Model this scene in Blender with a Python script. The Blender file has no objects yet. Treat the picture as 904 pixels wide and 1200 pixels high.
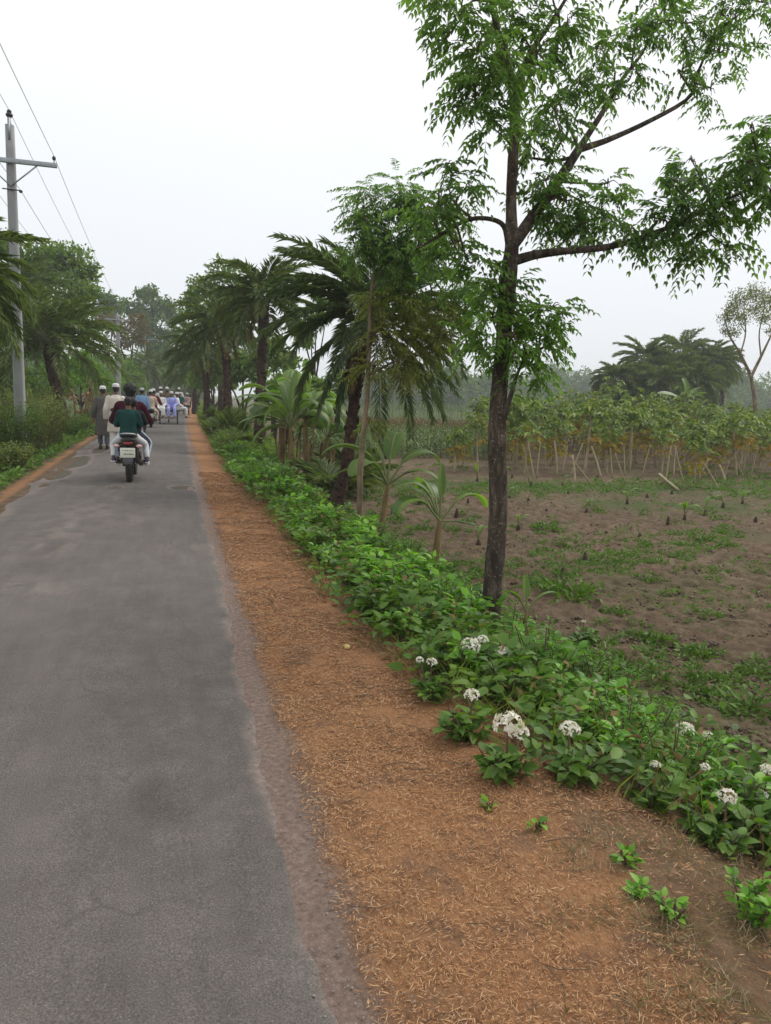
import bpy, bmesh, math, random
import numpy as np
from mathutils import Matrix, Vector

# ------------------------------------------------------------------ camera, world, sun, exposure
SC = bpy.context.scene
COL = SC.collection
F, CX, CY = 880.0, 452.0, 600.0
YAW, PITCH, ROLL = math.radians(16.096), math.radians(8.475), math.radians(2.0)
EYE = np.array([0.0, 0.0, 1.6])
CF = np.array([math.sin(YAW) * math.cos(PITCH), math.cos(YAW) * math.cos(PITCH), -math.sin(PITCH)])
_r0 = np.array([math.cos(YAW), -math.sin(YAW), 0.0]); _u0 = np.cross(_r0, CF)
CR = _r0 * math.cos(ROLL) + _u0 * math.sin(ROLL)
CU = -_r0 * math.sin(ROLL) + _u0 * math.cos(ROLL)
cam = bpy.data.cameras.new('camera'); camo = bpy.data.objects.new('camera', cam); COL.objects.link(camo)
camo.matrix_world = Matrix(((CR[0], CU[0], -CF[0], EYE[0]), (CR[1], CU[1], -CF[1], EYE[1]), (CR[2], CU[2], -CF[2], EYE[2]), (0, 0, 0, 1)))
cam.sensor_fit = 'VERTICAL'; cam.sensor_height = 36.0; cam.sensor_width = 27.1; cam.lens = F / 1200 * 36.0
cam.clip_start = 0.05; cam.clip_end = 3000
SC.camera = camo

SUN_EL, SUN_AZ = math.radians(48), math.radians(70)     # azimuth clockwise from +Y
world = bpy.data.worlds.new("World"); SC.world = world; world.use_nodes = True
wn, wl = world.node_tree.nodes, world.node_tree.links
wn.clear()
sky = wn.new('ShaderNodeTexSky'); sky.sky_type = 'NISHITA'; sky.sun_disc = False
sky.sun_elevation = SUN_EL; sky.sun_rotation = SUN_AZ; sky.dust_density = 4.0; sky.air_density = 1.0
tcw = wn.new('ShaderNodeTexCoord'); sep = wn.new('ShaderNodeSeparateXYZ'); wl.new(tcw.outputs['Generated'], sep.inputs[0])
nz = wn.new('ShaderNodeTexNoise'); nz.inputs['Scale'].default_value = 1.6; nz.inputs['Detail'].default_value = 3
wl.new(tcw.outputs['Generated'], nz.inputs['Vector'])
addn = wn.new('ShaderNodeMath'); addn.operation = 'MULTIPLY_ADD'; wl.new(nz.outputs['Fac'], addn.inputs[0]); addn.inputs[1].default_value = 0.25
wl.new(sep.outputs['Z'], addn.inputs[2])
cr = wn.new('ShaderNodeValToRGB'); wl.new(addn.outputs[0], cr.inputs['Fac'])
cr.color_ramp.elements[0].position = 0.08; cr.color_ramp.elements[0].color = (6.7, 7.0, 7.45, 1)
cr.color_ramp.elements[1].position = 0.55; cr.color_ramp.elements[1].color = (8.5, 8.6, 8.75, 1)
mixw = wn.new('ShaderNodeMix'); mixw.data_type = 'RGBA'; mixw.inputs['Factor'].default_value = 0.93
wl.new(sky.outputs['Color'], mixw.inputs['A']); wl.new(cr.outputs['Color'], mixw.inputs['B'])
bg = wn.new('ShaderNodeBackground'); bg.inputs['Strength'].default_value = 0.1
wl.new(mixw.outputs['Result'], bg.inputs['Color'])
wo = wn.new('ShaderNodeOutputWorld'); wl.new(bg.outputs[0], wo.inputs['Surface'])

sun = bpy.data.lights.new('sun', 'SUN'); sun.energy = 1.5; sun.angle = math.radians(30); sun.color = (1.0, 0.97, 0.92)
suno = bpy.data.objects.new('sun', sun); COL.objects.link(suno)
sd = Vector((math.sin(SUN_AZ) * math.cos(SUN_EL), math.cos(SUN_AZ) * math.cos(SUN_EL), math.sin(SUN_EL)))
suno.rotation_euler = sd.to_track_quat('Z', 'Y').to_euler()
SC.view_settings.view_transform = 'Standard'; SC.view_settings.look = 'None'; SC.view_settings.gamma = 1.0
SC.view_settings.exposure = 0.37; SC.view_settings.use_curve_mapping = False
SC.render.engine = 'CYCLES'
SC.cycles.max_bounces = 5; SC.cycles.diffuse_bounces = 3; SC.cycles.glossy_bounces = 2; SC.cycles.transmission_bounces = 3
SC.cycles.volume_bounces = 2; SC.cycles.transparent_max_bounces = 8

# ------------------------------------------------------------------ helpers: placing by what the photo shows
def ray(px, py):
    return CF + CR * (px - CX) / F + CU * (CY - py) / F
def P(px, py, Y):
    d = ray(px, py); return EYE + d * (Y / d[1])
def G(px, py, z=0.0):
    d = ray(px, py); return EYE + d * ((z - 1.6) / d[2])
def A(*v): return np.array(v, float)
def unit(v):
    v = np.asarray(v, float); return v / (np.linalg.norm(v, axis=-1, keepdims=True) + 1e-12)

def _hash(ix, iy, seed):
    h = (ix.astype(np.int64) * 374761393 + iy.astype(np.int64) * 668265263 + seed * 982451653) & 0xffffffff
    h = ((h ^ (h >> 13)) * 1274126177) & 0xffffffff
    return ((h ^ (h >> 16)) & 0xffff) / 65535.0
def vnoise(x, y, seed=0):
    x = np.asarray(x, float); y = np.asarray(y, float)
    ix, iy = np.floor(x), np.floor(y); fx, fy = x - ix, y - iy
    fx = fx * fx * (3 - 2 * fx); fy = fy * fy * (3 - 2 * fy)
    a = _hash(ix, iy, seed); b = _hash(ix + 1, iy, seed); c = _hash(ix, iy + 1, seed); d = _hash(ix + 1, iy + 1, seed)
    return (a * (1 - fx) + b * fx) * (1 - fy) + (c * (1 - fx) + d * fx) * fy
def fbm(x, y, seed=0, octv=4):
    s = 0; a = 0.5; t = 0
    for k in range(octv):
        s = s + a * vnoise(np.asarray(x) * 2 ** k, np.asarray(y) * 2 ** k, seed + k * 17); t += a; a *= 0.5
    return s / t
def sstep(a, b, v):
    t = np.clip((v - a) / (b - a), 0, 1); return t * t * (3 - 2 * t)

# ------------------------------------------------------------------ helpers: meshes
class Geo:
    def __init__(s): s.V = []; s.F = []; s.C = []; s.n = 0
    def add(s, V, Fs, c=None):
        V = np.asarray(V, float).reshape(-1, 3)
        for f in (Fs if isinstance(Fs, list) and len(Fs) and isinstance(Fs[0], np.ndarray) else [Fs]):
            f = np.asarray(f, np.int64)
            if f.size: s.F.append(f + s.n)
        s.V.append(V); s.n += len(V)
        s.C.append(None if c is None else np.broadcast_to(np.asarray(c, float), (len(V), 3)))
    def build(s, name, mat, parent=None, smooth=True):
        me = bpy.data.meshes.new(name)
        if s.n:
            V = np.concatenate(s.V); me.vertices.add(len(V)); me.vertices.foreach_set('co', V.ravel().astype(np.float32))
            li = np.concatenate([f.ravel() for f in s.F]); tot = np.concatenate([np.full(len(f), f.shape[1]) for f in s.F])
            st = np.concatenate([[0], np.cumsum(tot)[:-1]])
            me.loops.add(len(li)); me.loops.foreach_set('vertex_index', li.astype(np.int32))
            me.polygons.add(len(tot)); me.polygons.foreach_set('loop_start', st.astype(np.int32))
            me.polygons.foreach_set('loop_total', tot.astype(np.int32))
            if smooth: me.polygons.foreach_set('use_smooth', np.ones(len(tot), bool))
            if any(c is not None for c in s.C):
                cc = np.concatenate([np.ones((len(v), 3)) * 0 if c is None else c for v, c in zip(s.V, s.C)])
                at = me.color_attributes.new('Col', 'FLOAT_COLOR', 'POINT')
                at.data.foreach_set('color', np.concatenate([cc, np.ones((len(cc), 1))], 1).ravel().astype(np.float32))
            me.update(calc_edges=True); me.validate()
        if mat: me.materials.append(mat)
        o = bpy.data.objects.new(name, me); COL.objects.link(o)
        if parent: o.parent = parent
        return o

def tag(o, label=None, cat=None, group=None, kind=None):
    if label: o['label'] = label
    if cat: o['category'] = cat
    if group: o['group'] = group
    if kind: o['kind'] = kind
    return o
def thing(name, loc, label, cat, group=None, rz=0.0):
    o = bpy.data.objects.new(name, None); COL.objects.link(o); o.empty_display_size = 0.2
    o.location = tuple(float(v) for v in loc); o.rotation_euler = (0, 0, rz)
    return tag(o, label, cat, group)
def copy_tree(o, loc=None, rz=None, sc=None, label=None, parent=None):
    c = o.copy(); COL.objects.link(c); c.parent = parent
    if loc is not None: c.location = tuple(float(v) for v in loc)
    if rz is not None: c.rotation_euler = (0, 0, rz)
    if sc is not None: c.scale = (sc, sc, sc)
    if label: c['label'] = label
    for ch in list(o.children): copy_tree(ch, parent=c)
    return c

def spline(pts, n):
    """Catmull-Rom through rows of any width"""
    p = np.asarray(pts, float)
    if len(p) == 2:
        t = np.linspace(0, 1, n)[:, None]; return p[0] * (1 - t) + p[1] * t
    q = np.vstack([2 * p[0] - p[1], p, 2 * p[-1] - p[-2]]); out = []
    T = np.linspace(0, len(p) - 1 - 1e-9, n)
    for t in T:
        i = int(t); u = t - i; a, b, c, d = q[i:i + 4]
        out.append(0.5 * ((2 * b) + (c - a) * u + (2 * a - 5 * b + 4 * c - d) * u * u + (3 * b - a - 3 * c + d) * u ** 3))
    return np.array(out)
def tube(g, pts, radii, n=8, seg=None, rough=0.0, seed=0, c=None, cap=True, ref=(0, 0, 1)):
    pts = np.asarray(pts, float); radii = np.broadcast_to(np.asarray(radii, float), (len(pts),))
    pr = np.hstack([pts, radii[:, None]])
    if seg: pr = spline(pr, seg)
    p = pr[:, :3]; r = np.maximum(pr[:, 3], 1e-4); m = len(p)
    t = unit(np.gradient(p, axis=0)); ref = np.asarray(ref, float)
    if abs(t[0] @ ref) > 0.95: ref = A(1, 0, 0)
    x = unit(np.cross(t[0], ref)); X = [x]
    for i in range(1, m):
        x = x - t[i] * (x @ t[i]); x = unit(x); X.append(x)
    X = np.array(X); Yv = np.cross(t, X)
    a = np.linspace(0, 2 * np.pi, n, endpoint=False)
    rr = r[:, None] * np.ones((1, n))
    if rough:
        L = np.cumsum(np.r_[0, np.linalg.norm(np.diff(p, axis=0), axis=1)])
        rr = rr * (1 + rough * 2 * (fbm((np.cos(a)[None] * 2.1 + 7 + L[:, None] * 6), np.sin(a)[None] * 2.1 + L[:, None] * 3.0 + 5, seed, 3) - 0.5))
    V = p[:, None] + X[:, None] * (np.cos(a)[None, :, None] * rr[..., None]) + Yv[:, None] * (np.sin(a)[None, :, None] * rr[..., None])
    V = V.reshape(-1, 3)
    i = np.arange(m - 1)[:, None] * n; j = np.arange(n)[None]; k = (j + 1) % n
    Q = np.stack([i + j, i + k, i + n + k, i + n + j], -1).reshape(-1, 4)
    fs = [Q]
    if cap:
        V = np.vstack([V, p[0], p[-1]]); c0, c1 = m * n, m * n + 1; j = np.arange(n); k = (j + 1) % n
        fs += [np.stack([np.full(n, c0), k, j], -1), np.stack([np.full(n, c1), (m - 1) * n + j, (m - 1) * n + k], -1)]
    g.add(V, fs, c)
def loft(g, rings, n=16, seg=None, c=None, power=2.0):
    """rings: (centre, half axis a, half axis b); closed ends"""
    R = np.array([np.concatenate([np.asarray(q, float) for q in r]) for r in rings])
    if seg: R = spline(R, seg)
    a = np.linspace(0, 2 * np.pi, n, endpoint=False)
    ca = np.sign(np.cos(a)) * np.abs(np.cos(a)) ** (2 / power); sa = np.sign(np.sin(a)) * np.abs(np.sin(a)) ** (2 / power)
    V = (R[:, None, :3] + R[:, None, 3:6] * ca[None, :, None] + R[:, None, 6:9] * sa[None, :, None]).reshape(-1, 3)
    m = len(R); i = np.arange(m - 1)[:, None] * n; j = np.arange(n)[None]; k = (j + 1) % n
    Q = np.stack([i + j, i + k, i + n + k, i + n + j], -1).reshape(-1, 4)
    V = np.vstack([V, R[0, :3], R[-1, :3]]); j = np.arange(n); k = (j + 1) % n
    g.add(V, [Q, np.stack([np.full(n, m * n), k, j], -1), np.stack([np.full(n, m * n + 1), (m - 1) * n + j, (m - 1) * n + k], -1)], c)
def ball(g, c, r, n=14, col=None, rot=None):
    c = np.asarray(c, float); r = np.broadcast_to(np.asarray(r, float), (3,))
    M = np.eye(3) if rot is None else rot
    rings = []
    for t in np.linspace(-0.995, 0.995, 11):
        s = math.sin(math.acos(t)) if abs(t) < 1 else 0
        rings.append((c + M @ A(0, 0, t * r[2]), M @ A(max(s, .02) * r[0], 0, 0), M @ A(0, max(s, .02) * r[1], 0)))
    loft(g, rings, n, c=col)
def rbox(g, c, size, bev=0.01, rot=None, col=None):
    bm = bmesh.new(); bmesh.ops.create_cube(bm, size=1.0)
    bmesh.ops.scale(bm, vec=Vector(size), verts=bm.verts)
    bev = min(bev, min(size) * 0.45)
    if bev > 0: bmesh.ops.bevel(bm, geom=list(bm.edges), offset=bev, segments=2, affect='EDGES', profile=0.5)
    bmesh.ops.triangulate(bm, faces=bm.faces)
    V = np.array([v.co[:] for v in bm.verts]); bm.verts.index_update()
    Fs = np.array([[v.index for v in f.verts] for f in bm.faces]); bm.free()
    if rot is not None: V = V @ np.asarray(rot).T
    g.add(V + np.asarray(c, float), Fs, col)
def rotm(ax=0, ay=0, az=0):
    return np.array((Matrix.Rotation(az, 3, 'Z') @ Matrix.Rotation(ay, 3, 'Y') @ Matrix.Rotation(ax, 3, 'X')))
def torus(g, c, R, r, axis=(1, 0, 0), n=28, m=8, flat=1.0):
    c = np.asarray(c, float); ax = unit(axis); u = unit(np.cross(ax, (0, 0, 1) if abs(ax[2]) < .9 else (0, 1, 0))); v = np.cross(ax, u)
    a = np.linspace(0, 2 * np.pi, n, endpoint=False)[:, None]; b = np.linspace(0, 2 * np.pi, m, endpoint=False)[None]
    rad = (np.cos(a)[..., None] * u + np.sin(a)[..., None] * v)
    V = c + rad * (R + r * np.cos(b))[..., None] + ax * (r * flat * np.sin(b))[..., None]
    i = np.arange(n)[:, None]; j = np.arange(m)[None]; i2 = (i + 1) % n; j2 = (j + 1) % m
    g.add(V.reshape(-1, 3), np.stack([i * m + j, i2 * m + j, i2 * m + j2, i * m + j2], -1).reshape(-1, 4))

# leaf templates: local Y along the leaf, Z its face
def T_(v, f): return np.array(v, float), np.array(f)
T_DIAM = T_([(0, 0, 0), (.5, .45, 0), (0, 1, -.05), (-.5, .45, 0)], [(0, 1, 2, 3)])
T_FOLD = T_([(0, 0, 0), (.5, .4, .12), (0, 1, -.1), (-.5, .4, .12), (0, .45, 0)], [(0, 1, 2, 4), (0, 4, 2, 3)])
T_OVAL = T_([(0, 0, 0), (.42, .16, .08), (.5, .45, .09), (.28, .78, .0), (0, 1, -.14), (-.28, .78, .0), (-.5, .45, .09), (-.42, .16, .08), (0, .3, 0), (0, .65, -.02)],
            [(0, 1, 2, 8), (8, 2, 3, 9), (9, 3, 4, 5), (0, 8, 6, 7), (8, 9, 5, 6)])
def scatter(g, T, pos, d, nrm, L, W, c=None):
    """copies of a leaf at pos, pointing along d, facing nrm"""
    v, f = T; n = len(pos); d = unit(d); x = unit(np.cross(d, nrm)); z = np.cross(x, d)
    L = np.broadcast_to(np.asarray(L, float), (n,)); W = np.broadcast_to(np.asarray(W, float), (n,))
    V = pos[:, None] + x[:, None] * (v[None, :, 0] * W[:, None])[..., None] + d[:, None] * (v[None, :, 1] * L[:, None])[..., None] + z[:, None] * (v[None, :, 2] * L[:, None])[..., None]
    Fs = (f[None] + (np.arange(n) * len(v))[:, None, None]).reshape(-1, f.shape[1])
    if c is not None: c = np.repeat(np.asarray(c), len(v), axis=0)
    g.add(V.reshape(-1, 3), Fs, c)
def rdir(rng, n, zlo=-1, zhi=1):
    z = rng.uniform(zlo, zhi, n); a = rng.uniform(0, 2 * np.pi, n); s = np.sqrt(np.maximum(0, 1 - z * z))
    return np.stack([s * np.cos(a), s * np.sin(a), z], -1)

# ------------------------------------------------------------------ materials
def newmat(name):
    m = bpy.data.materials.new(name); m.use_nodes = True; n, l = m.node_tree.nodes, m.node_tree.links
    return m, n, l, n['Principled BSDF']
def ramp(n, l, src, stops):
    r = n.new('ShaderNodeValToRGB'); e = r.color_ramp.elements
    while len(e) < len(stops): e.new(0.5)
    for q, (p, c) in zip(e, stops): q.position = p; q.color = (*c, 1)
    l.new(src, r.inputs['Fac']); return r.outputs['Color']
def noise(n, l, scale, detail=4, co='Object', dist=0.0, sc=None, rough=.55):
    tc = n.new('ShaderNodeTexCoord'); t = n.new('ShaderNodeTexNoise'); t.inputs['Scale'].default_value = scale
    t.inputs['Detail'].default_value = detail; t.inputs['Distortion'].default_value = dist; t.inputs['Roughness'].default_value = rough
    if sc:
        mp = n.new('ShaderNodeMapping'); mp.inputs['Scale'].default_value = sc; l.new(tc.outputs[co], mp.inputs[0]); l.new(mp.outputs[0], t.inputs[0])
    else: l.new(tc.outputs[co], t.inputs['Vector'])
    return t.outputs['Fac']
def mix(n, l, a, b, fac, mode='MIX'):
    m = n.new('ShaderNodeMix'); m.data_type = 'RGBA'; m.blend_type = mode
    for s, v in (('A', a), ('B', b)):
        if hasattr(v, 'node'): l.new(v, m.inputs[s])
        else: m.inputs[s].default_value = (*v, 1)
    if hasattr(fac, 'node'): l.new(fac, m.inputs['Factor'])
    else: m.inputs['Factor'].default_value = fac
    return m.outputs['Result']
def bump(n, l, b, h, strength=.5, dist=.01):
    bp = n.new('ShaderNodeBump'); bp.inputs['Strength'].default_value = strength; bp.inputs['Distance'].default_value = dist
    l.new(h, bp.inputs['Height']); l.new(bp.outputs[0], b.inputs['Normal'])

def leaf_mat(name, cols, trans=.3, rough=.5, spec=.35, patch=None):
    cols = [(r * 1.28 + .012, g_ * 1.16 + .008, b_ * .85) if g_ > r else (r, g_, b_) for r, g_, b_ in cols]
    m, n, l, b = newmat(name)
    ge = n.new('ShaderNodeNewGeometry')
    k = len(cols); c = ramp(n, l, ge.outputs['Random Per Island'], [((i + .5) / k, q) for i, q in enumerate(cols)])
    big = noise(n, l, 1.3, 2)
    dark = tuple(v * .72 for v in cols[0]); 
    c = mix(n, l, c, mix(n, l, c, patch or (cols[-1][0] * 1.15, cols[-1][1] * 1.1, cols[-1][2]), .55), ramp(n, l, big, [(.45, (0, 0, 0)), (.7, (1, 1, 1))]))
    l.new(c, b.inputs['Base Color']); b.inputs['Roughness'].default_value = rough; b.inputs['Specular IOR Level'].default_value = spec
    if trans > 0:
        tr = n.new('ShaderNodeBsdfTranslucent'); l.new(mix(n, l, c, (1.35, 1.5, .6), 1.0, 'MULTIPLY'), tr.inputs['Color'])
        ms = n.new('ShaderNodeMixShader'); ms.inputs[0].default_value = trans
        l.new(b.outputs[0], ms.inputs[1]); l.new(tr.outputs[0], ms.inputs[2]); l.new(ms.outputs[0], n['Material Output'].inputs['Surface'])
    return m
def surf_mat(name, col, rough=.6, metal=0.0, var=.2, scale=8, bmp=0.0, spec=.4, col2=None, sc=None, bd=.01):
    m, n, l, b = newmat(name)
    f = noise(n, l, scale, 5, sc=sc)
    c2 = col2 or tuple(v * (1 - var) for v in col); hi = tuple(min(1, v * (1 + var * .6)) for v in col)
    l.new(ramp(n, l, f, [(.3, c2), (.55, col), (.75, hi)]), b.inputs['Base Color'])
    b.inputs['Roughness'].default_value = rough; b.inputs['Metallic'].default_value = metal; b.inputs['Specular IOR Level'].default_value = spec
    if bmp: bump(n, l, b, f, bmp, bd)
    return m
def bark_mat(name, c1, c2, scale=14, stretch=.25, spots=None):
    m, n, l, b = newmat(name)
    f = noise(n, l, scale, 6, sc=(1, 1, stretch), rough=.7); f2 = noise(n, l, scale * 3.1, 3)
    c = ramp(n, l, f, [(.3, tuple(v * .5 for v in c1)), (.5, c1), (.72, c2)])
    if spots: c = mix(n, l, c, spots, ramp(n, l, f2, [(.60, (0, 0, 0)), (.70, (.6, .6, .6))]))
    l.new(mix(n, l, c, ramp(n, l, noise(n, l, 2.0, 4), [(.35, (.6, .6, .6)), (.65, (1.3, 1.28, 1.22))]), 1.0, 'MULTIPLY'), b.inputs['Base Color']); b.inputs['Roughness'].default_value = .9; b.inputs['Specular IOR Level'].default_value = .15
    bump(n, l, b, f, .9, .02)
    return m
M = {}
M['leaf_near'] = leaf_mat('roadside tree leaf', [(.045, .105, .055), (.075, .165, .075), (.115, .22, .095)], .6)
M['leaf_low'] = leaf_mat('lower shoot leaf', [(.045, .12, .028), (.075, .18, .04), (.12, .25, .055)], .5)
M['leaf_olive'] = leaf_mat('olive leaf', [(.08, .12, .03), (.12, .16, .035), (.19, .19, .05)], .35)
M['palm'] = leaf_mat('palm leaflet', [(.036, .078, .052), (.062, .115, .075), (.11, .165, .115)], .28, .42, .5)
M['palm_far'] = leaf_mat('palm frond', [(.040, .078, .036), (.068, .115, .050), (.12, .17, .075)], .3, .5, .3)
M['palm_dry'] = leaf_mat('dry frond', [(.16, .10, .045), (.25, .17, .08)], .15, .8, .1)
M['banana'] = leaf_mat('banana blade', [(.05, .12, .03), (.09, .19, .045), (.14, .26, .06)], .4, .4, .5)
M['banana_dark'] = leaf_mat('old banana blade', [(.035, .085, .035), (.06, .13, .045), (.10, .18, .05)], .35, .5, .4)
M['banana_dry'] = surf_mat('dry banana sheath', (.20, .115, .055), .9, var=.5, scale=9, bmp=.5, sc=(1, 1, .2))
M['banana_stem'] = surf_mat('banana stem', (.24, .17, .06), .7, var=.4, scale=9, bmp=.5, sc=(1, 1, .25), col2=(.08, .04, .02))
M['shrub'] = leaf_mat('roadside shrub leaf', [(.035, .11, .014), (.065, .20, .022), (.10, .28, .035), (.17, .37, .06)], .4, .45, .4)
M['shrub_dark'] = leaf_mat('dark shrub leaf', [(.035, .095, .022), (.06, .15, .032), (.10, .20, .045)], .35, .5, .3)
M['fern'] = leaf_mat('fine verge leaf', [(.035, .12, .018), (.06, .18, .025), (.10, .25, .04)], .4, .5, .3)
M['grey_shrub'] = leaf_mat('grey green shrub leaf', [(.055, .10, .04), (.10, .155, .06), (.17, .22, .09)], .3, .6, .2)
M['grass'] = leaf_mat('grass blade', [(.05, .11, .02), (.08, .15, .03), (.12, .17, .05)], .3, .6, .2)
M['weed'] = leaf_mat('field weed leaf', [(.035, .095, .02), (.06, .14, .03), (.09, .18, .05)], .3, .55, .25)
M['tree_a'] = leaf_mat('broad tree leaf', [(.045, .10, .03), (.075, .15, .042), (.12, .21, .06)], .4, .6, .2)
M['tree_b'] = leaf_mat('bright tree leaf', [(.05, .12, .015), (.085, .19, .02), (.12, .25, .03)], .35, .6, .2)
M['tree_c'] = leaf_mat('far tree leaf', [(.035, .085, .035), (.055, .125, .045), (.085, .17, .055)], .35, .7, .1)
M['tree_brown'] = leaf_mat('dry tree leaf', [(.13, .09, .045), (.19, .13, .06), (.12, .11, .04)], .2, .8, .1)
M['tree_thin'] = leaf_mat('pale crown leaf', [(.07, .10, .045), (.11, .15, .06), (.16, .20, .08)], .3, .7, .1)
M['papaya'] = leaf_mat('papaya leaf', [(.035, .085, .02), (.06, .13, .028), (.08, .16, .04), (.17, .24, .05)], .3, .5, .3)
M['papaya_old'] = leaf_mat('yellowing papaya leaf', [(.26, .20, .03), (.40, .30, .06), (.34, .15, .04), (.16, .20, .035)], .3, .7, .1)
M['papaya_stem'] = surf_mat('papaya stem', (.36, .29, .18), .85, var=.4, scale=10)
M['stub'] = surf_mat('rotting stub', (.07, .04, .028), .9, var=.5, scale=20)
M['pale_stick'] = surf_mat('bare pale stem', (.36, .29, .18), .85, var=.25, scale=6)
M['maize'] = leaf_mat('maize leaf', [(.04, .09, .03), (.07, .14, .045), (.11, .18, .07)], .25, .5, .35)
M['maize_dry'] = leaf_mat('rusty crop head', [(.16, .085, .05), (.22, .12, .07), (.12, .12, .05)], .2, .8, .1)
M['bark'] = bark_mat('roadside bark', (.062, .046, .036), (.19, .155, .125), 15, .3, (.36, .33, .29))
M['bark_pale'] = bark_mat('pale bark', (.20, .15, .10), (.32, .26, .18), 16, .3)
M['bark_dark'] = bark_mat('dark bark', (.05, .035, .028), (.12, .09, .07), 10, .3)
M['palm_bark'] = bark_mat('palm trunk', (.055, .034, .026), (.14, .085, .06), 9, 1.6)
M['petiole'] = surf_mat('petiole', (.17, .19, .07), .6)
M['rachis'] = surf_mat('frond rib', (.12, .13, .05), .6)
M['flower'] = leaf_mat('white petal', [(.72, .70, .66), (.82, .80, .78), (.78, .68, .66)], .2, .6, .2, patch=(.8, .78, .76))
M['twig'] = surf_mat('twig', (.12, .085, .05), .85)
M['straw'] = leaf_mat('fallen needles', [(.12, .06, .03), (.31, .15, .068), (.42, .225, .105), (.48, .32, .185)], .0, .8, .1, patch=(.40, .19, .085))
M['concrete'] = surf_mat('weathered concrete', (.30, .30, .30), .85, var=.22, scale=3.5, bmp=.15, sc=(1, 1, .5))
M['galv'] = surf_mat('galvanised steel', (.34, .36, .38), .5, .6, var=.15)
M['wire'] = surf_mat('wire', (.33, .34, .36), .5, .3)
M['dark_iron'] = surf_mat('dark insulator', (.04, .035, .035), .35)
M['rubber'] = surf_mat('rubber', (.018, .018, .018), .8, bmp=.2, scale=40)
M['black_plastic'] = surf_mat('black plastic', (.02, .02, .022), .4, var=.3)
M['black_seat'] = surf_mat('black vinyl', (.018, .018, .02), .5)
M['chrome'] = surf_mat('dull chrome', (.45, .45, .46), .3, .9)
M['engine'] = surf_mat('oily engine metal', (.09, .08, .07), .5, .5, var=.5)
M['red_paint'] = surf_mat('dark red paint', (.16, .012, .015), .3)
M['red_lens'] = surf_mat('red lens', (.22, .015, .012), .2, spec=.6)
M['clear_lens'] = surf_mat('pale indicator lens', (.62, .40, .36), .2, spec=.6)
M['plate'] = surf_mat('number plate', (.72, .73, .62), .5, var=.08)
M['plate_mark'] = surf_mat('plate marks', (.30, .36, .20), .6)
M['white_paint'] = surf_mat('white fairing', (.70, .70, .68), .4)
M['skin'] = surf_mat('skin', (.16, .08, .05), .55, var=.12)
M['hair'] = surf_mat('black hair', (.010, .009, .009), .6, bmp=.6, scale=60)
M['sole'] = surf_mat('sandal', (.05, .035, .03), .8)
M['wood'] = surf_mat('worn planks', (.19, .13, .08), .8, var=.4, scale=6, sc=(1, 8, 1))
M['van_green'] = surf_mat('chipped green paint', (.05, .09, .06), .6, var=.5)
_cl = {}
def cloth(col, var=.12):
    k = tuple(round(c, 3) for c in col)
    if k not in _cl: _cl[k] = surf_mat('cloth', col, .9, var=var, scale=5, bmp=.35, spec=.1, bd=.02)
    return _cl[k]

# ------------------------------------------------------------------ the ground and the road
def xr(y):
    y = np.asarray(y, float); yc = np.minimum(y, 85.0); return .42 + .0002 * yc ** 2 + (y - yc) * .034
def xl(y):
    y = np.asarray(y, float); return xr(y) - 2.4 - .022 * np.clip(y, 0, 26)
def veg_in(y):           # where the green strip starts, measured from the asphalt's edge
    y = np.asarray(y, float); return np.interp(y, [0, 1.6, 2.0, 2.27, 2.5, 2.9, 3.4, 4.6, 6, 10, 15, 25, 50], [2.6, 2.35, 2.15, 1.93, 1.60, 1.28, 1.06, .83, .80, .85, .68, .76, .95])
def gz(x, y):
    """terrain height without the small clods"""
    x = np.asarray(x, float); y = np.asarray(y, float)
    s = x - xr(y); q = xl(y) - x
    z = -.008 * sstep(0, .15, s) - .02 * sstep(.1, .9, s)
    z = z - .53 * sstep(1.0, 2.95, s + .15 * (fbm(x * .7, y * .7, 3) - .5))
    z = z - .012 * sstep(0, .15, q) - .40 * sstep(.5, 2.6, q)
    z = z - .03 * ((s < -.16) & (q < -.22)) - .004 * (s < .02)
    z = z + .02 * (fbm(x * 1.1, y * 1.1, 9) - .5) * sstep(.1, .6, np.maximum(s, q))
    return z
def gz1(x, y): return float(gz(np.array([x]), np.array([y]))[0])
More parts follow.
